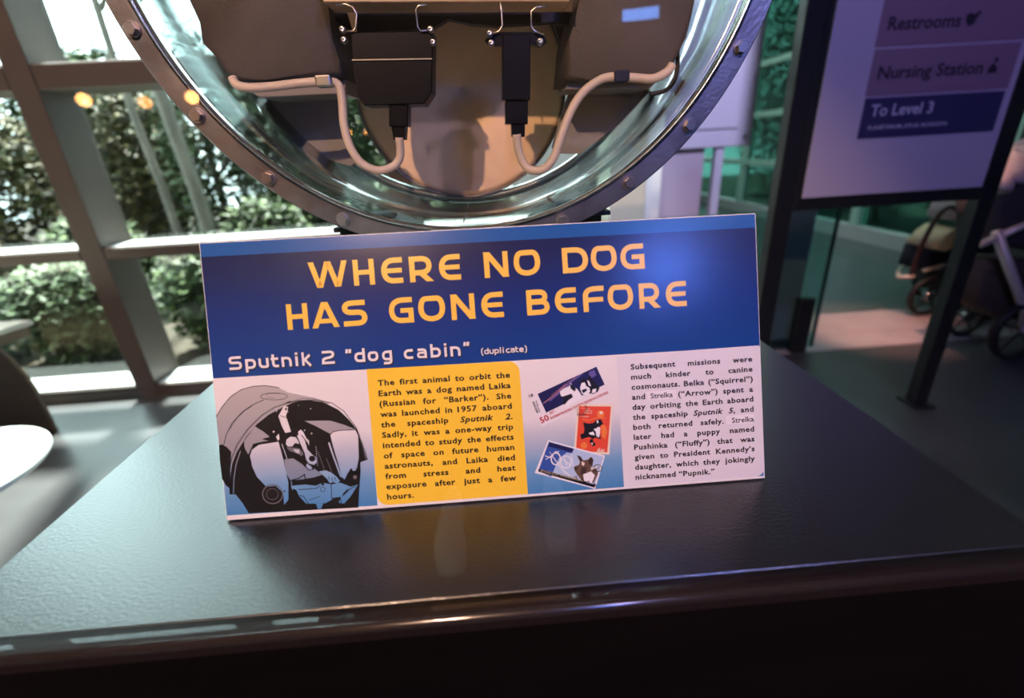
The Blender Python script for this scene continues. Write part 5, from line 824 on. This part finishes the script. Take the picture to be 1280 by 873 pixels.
shrub('tree', 'rusty leaved tree seen between mullion and left frame edge', 'tree', -3.6, 5.6, 1.3, 0.68, MT['leafautumn'], 4800, 0.10, 12, G2, low=0.3, trunk=0.05)
shrub('tree', 'pale leaved tree with white highlights right of the mullion', 'tree', -2.62, 5.0, 1.5, 0.45, MT['leafpale'], 3600, 0.09, 13, G2, low=0.3, trunk=0.05)
shrub('tree', 'dark green tree half hidden by the capsule rim', 'tree', -1.6, 5.5, 1.9, 0.62, MT['leaf'], 4600, 0.10, 14, G2, low=0.3, trunk=0.05)
shrub('tree', 'green tree seen through the clear capsule wall', 'tree', -0.35, 5.0, 1.1, 0.66, MT['leafpale'], 4000, 0.10, 15, G2, low=0.3, trunk=0.05)
for k, (x, y, r_, lb) in enumerate([(-2.40, 4.15, 0.060, 'thicker of two pale bare trunks in the middle pane'), (-2.72, 4.25, 0.034, 'thinner pale bare trunk left of the thick one')]):
    tg = thing('bare_tree', lb, 'tree', (x, y, ZG), 'bare trunks in the planting bed')
    obj('branch', tube([(x, y, 1.4), (x + 0.25, y + 0.1, 1.9), (x + 0.4, y + 0.1, 2.5)], lambda f: r_ * 0.5 * (1 - 0.5 * f), 8), MT['bark'], tg, True)
    obj('trunk', tube([(x, y, ZG), (x + 0.02, y, 0.0), (x - 0.03, y, 1.0), (x, y, 2.6)], lambda f: r_ * (1 - 0.3 * f), 10, smooth_pts=5), MT['bark'], tg, True)
for k, (x, tp, m_) in enumerate([(-8.6, 2.2, 'leaf'), (-6.9, 2.0, 'leafautumn'), (-5.3, 1.9, 'leaf'), (-3.7, 2.15, 'leafpale'), (-2.2, 2.2, 'leaf'), (-1.15, 2.0, 'leaf')]):
    shrub('hedge_tree', 'dense tree %s in the row behind the young trees' % ['at the far left end', 'second from the left end', 'behind the rusty leaved trees', 'behind the pair of pale trunks', 'behind the capsule rim', 'at the right end'][k], 'tree', x, 7.3 + 2.4 * (k % 2), tp + 0.25 * (k % 2), 1.18, MT[m_], 9000, 0.17, 30 + k, 'dense row of background trees', trunk=0.08)
for k, (x, y, tp) in enumerate([(5.3, 4.6, 1.9), (5.6, 6.6, 2.6), (5.5, 8.7, 2.9), (6.4, 10.5, 3.4)]):
    shrub('shrub', 'dark shrub outside the teal side window, %s from the camera' % ['nearest', 'second', 'third', 'farthest'][k], 'shrub', x, y, tp, 1.0, MT['leaf'], 7000, 0.10, 50 + k, 'shrubs outside the teal window')

# ---------------------------------------------------------------- lift the whole scene so that the floor lies at z = 0
for o in list(bpy.data.objects):
    if o.parent is None and o.name in C.objects:
        o.matrix_basis = Matrix.Translation((0, 0, FLOOR)) @ o.matrix_basis
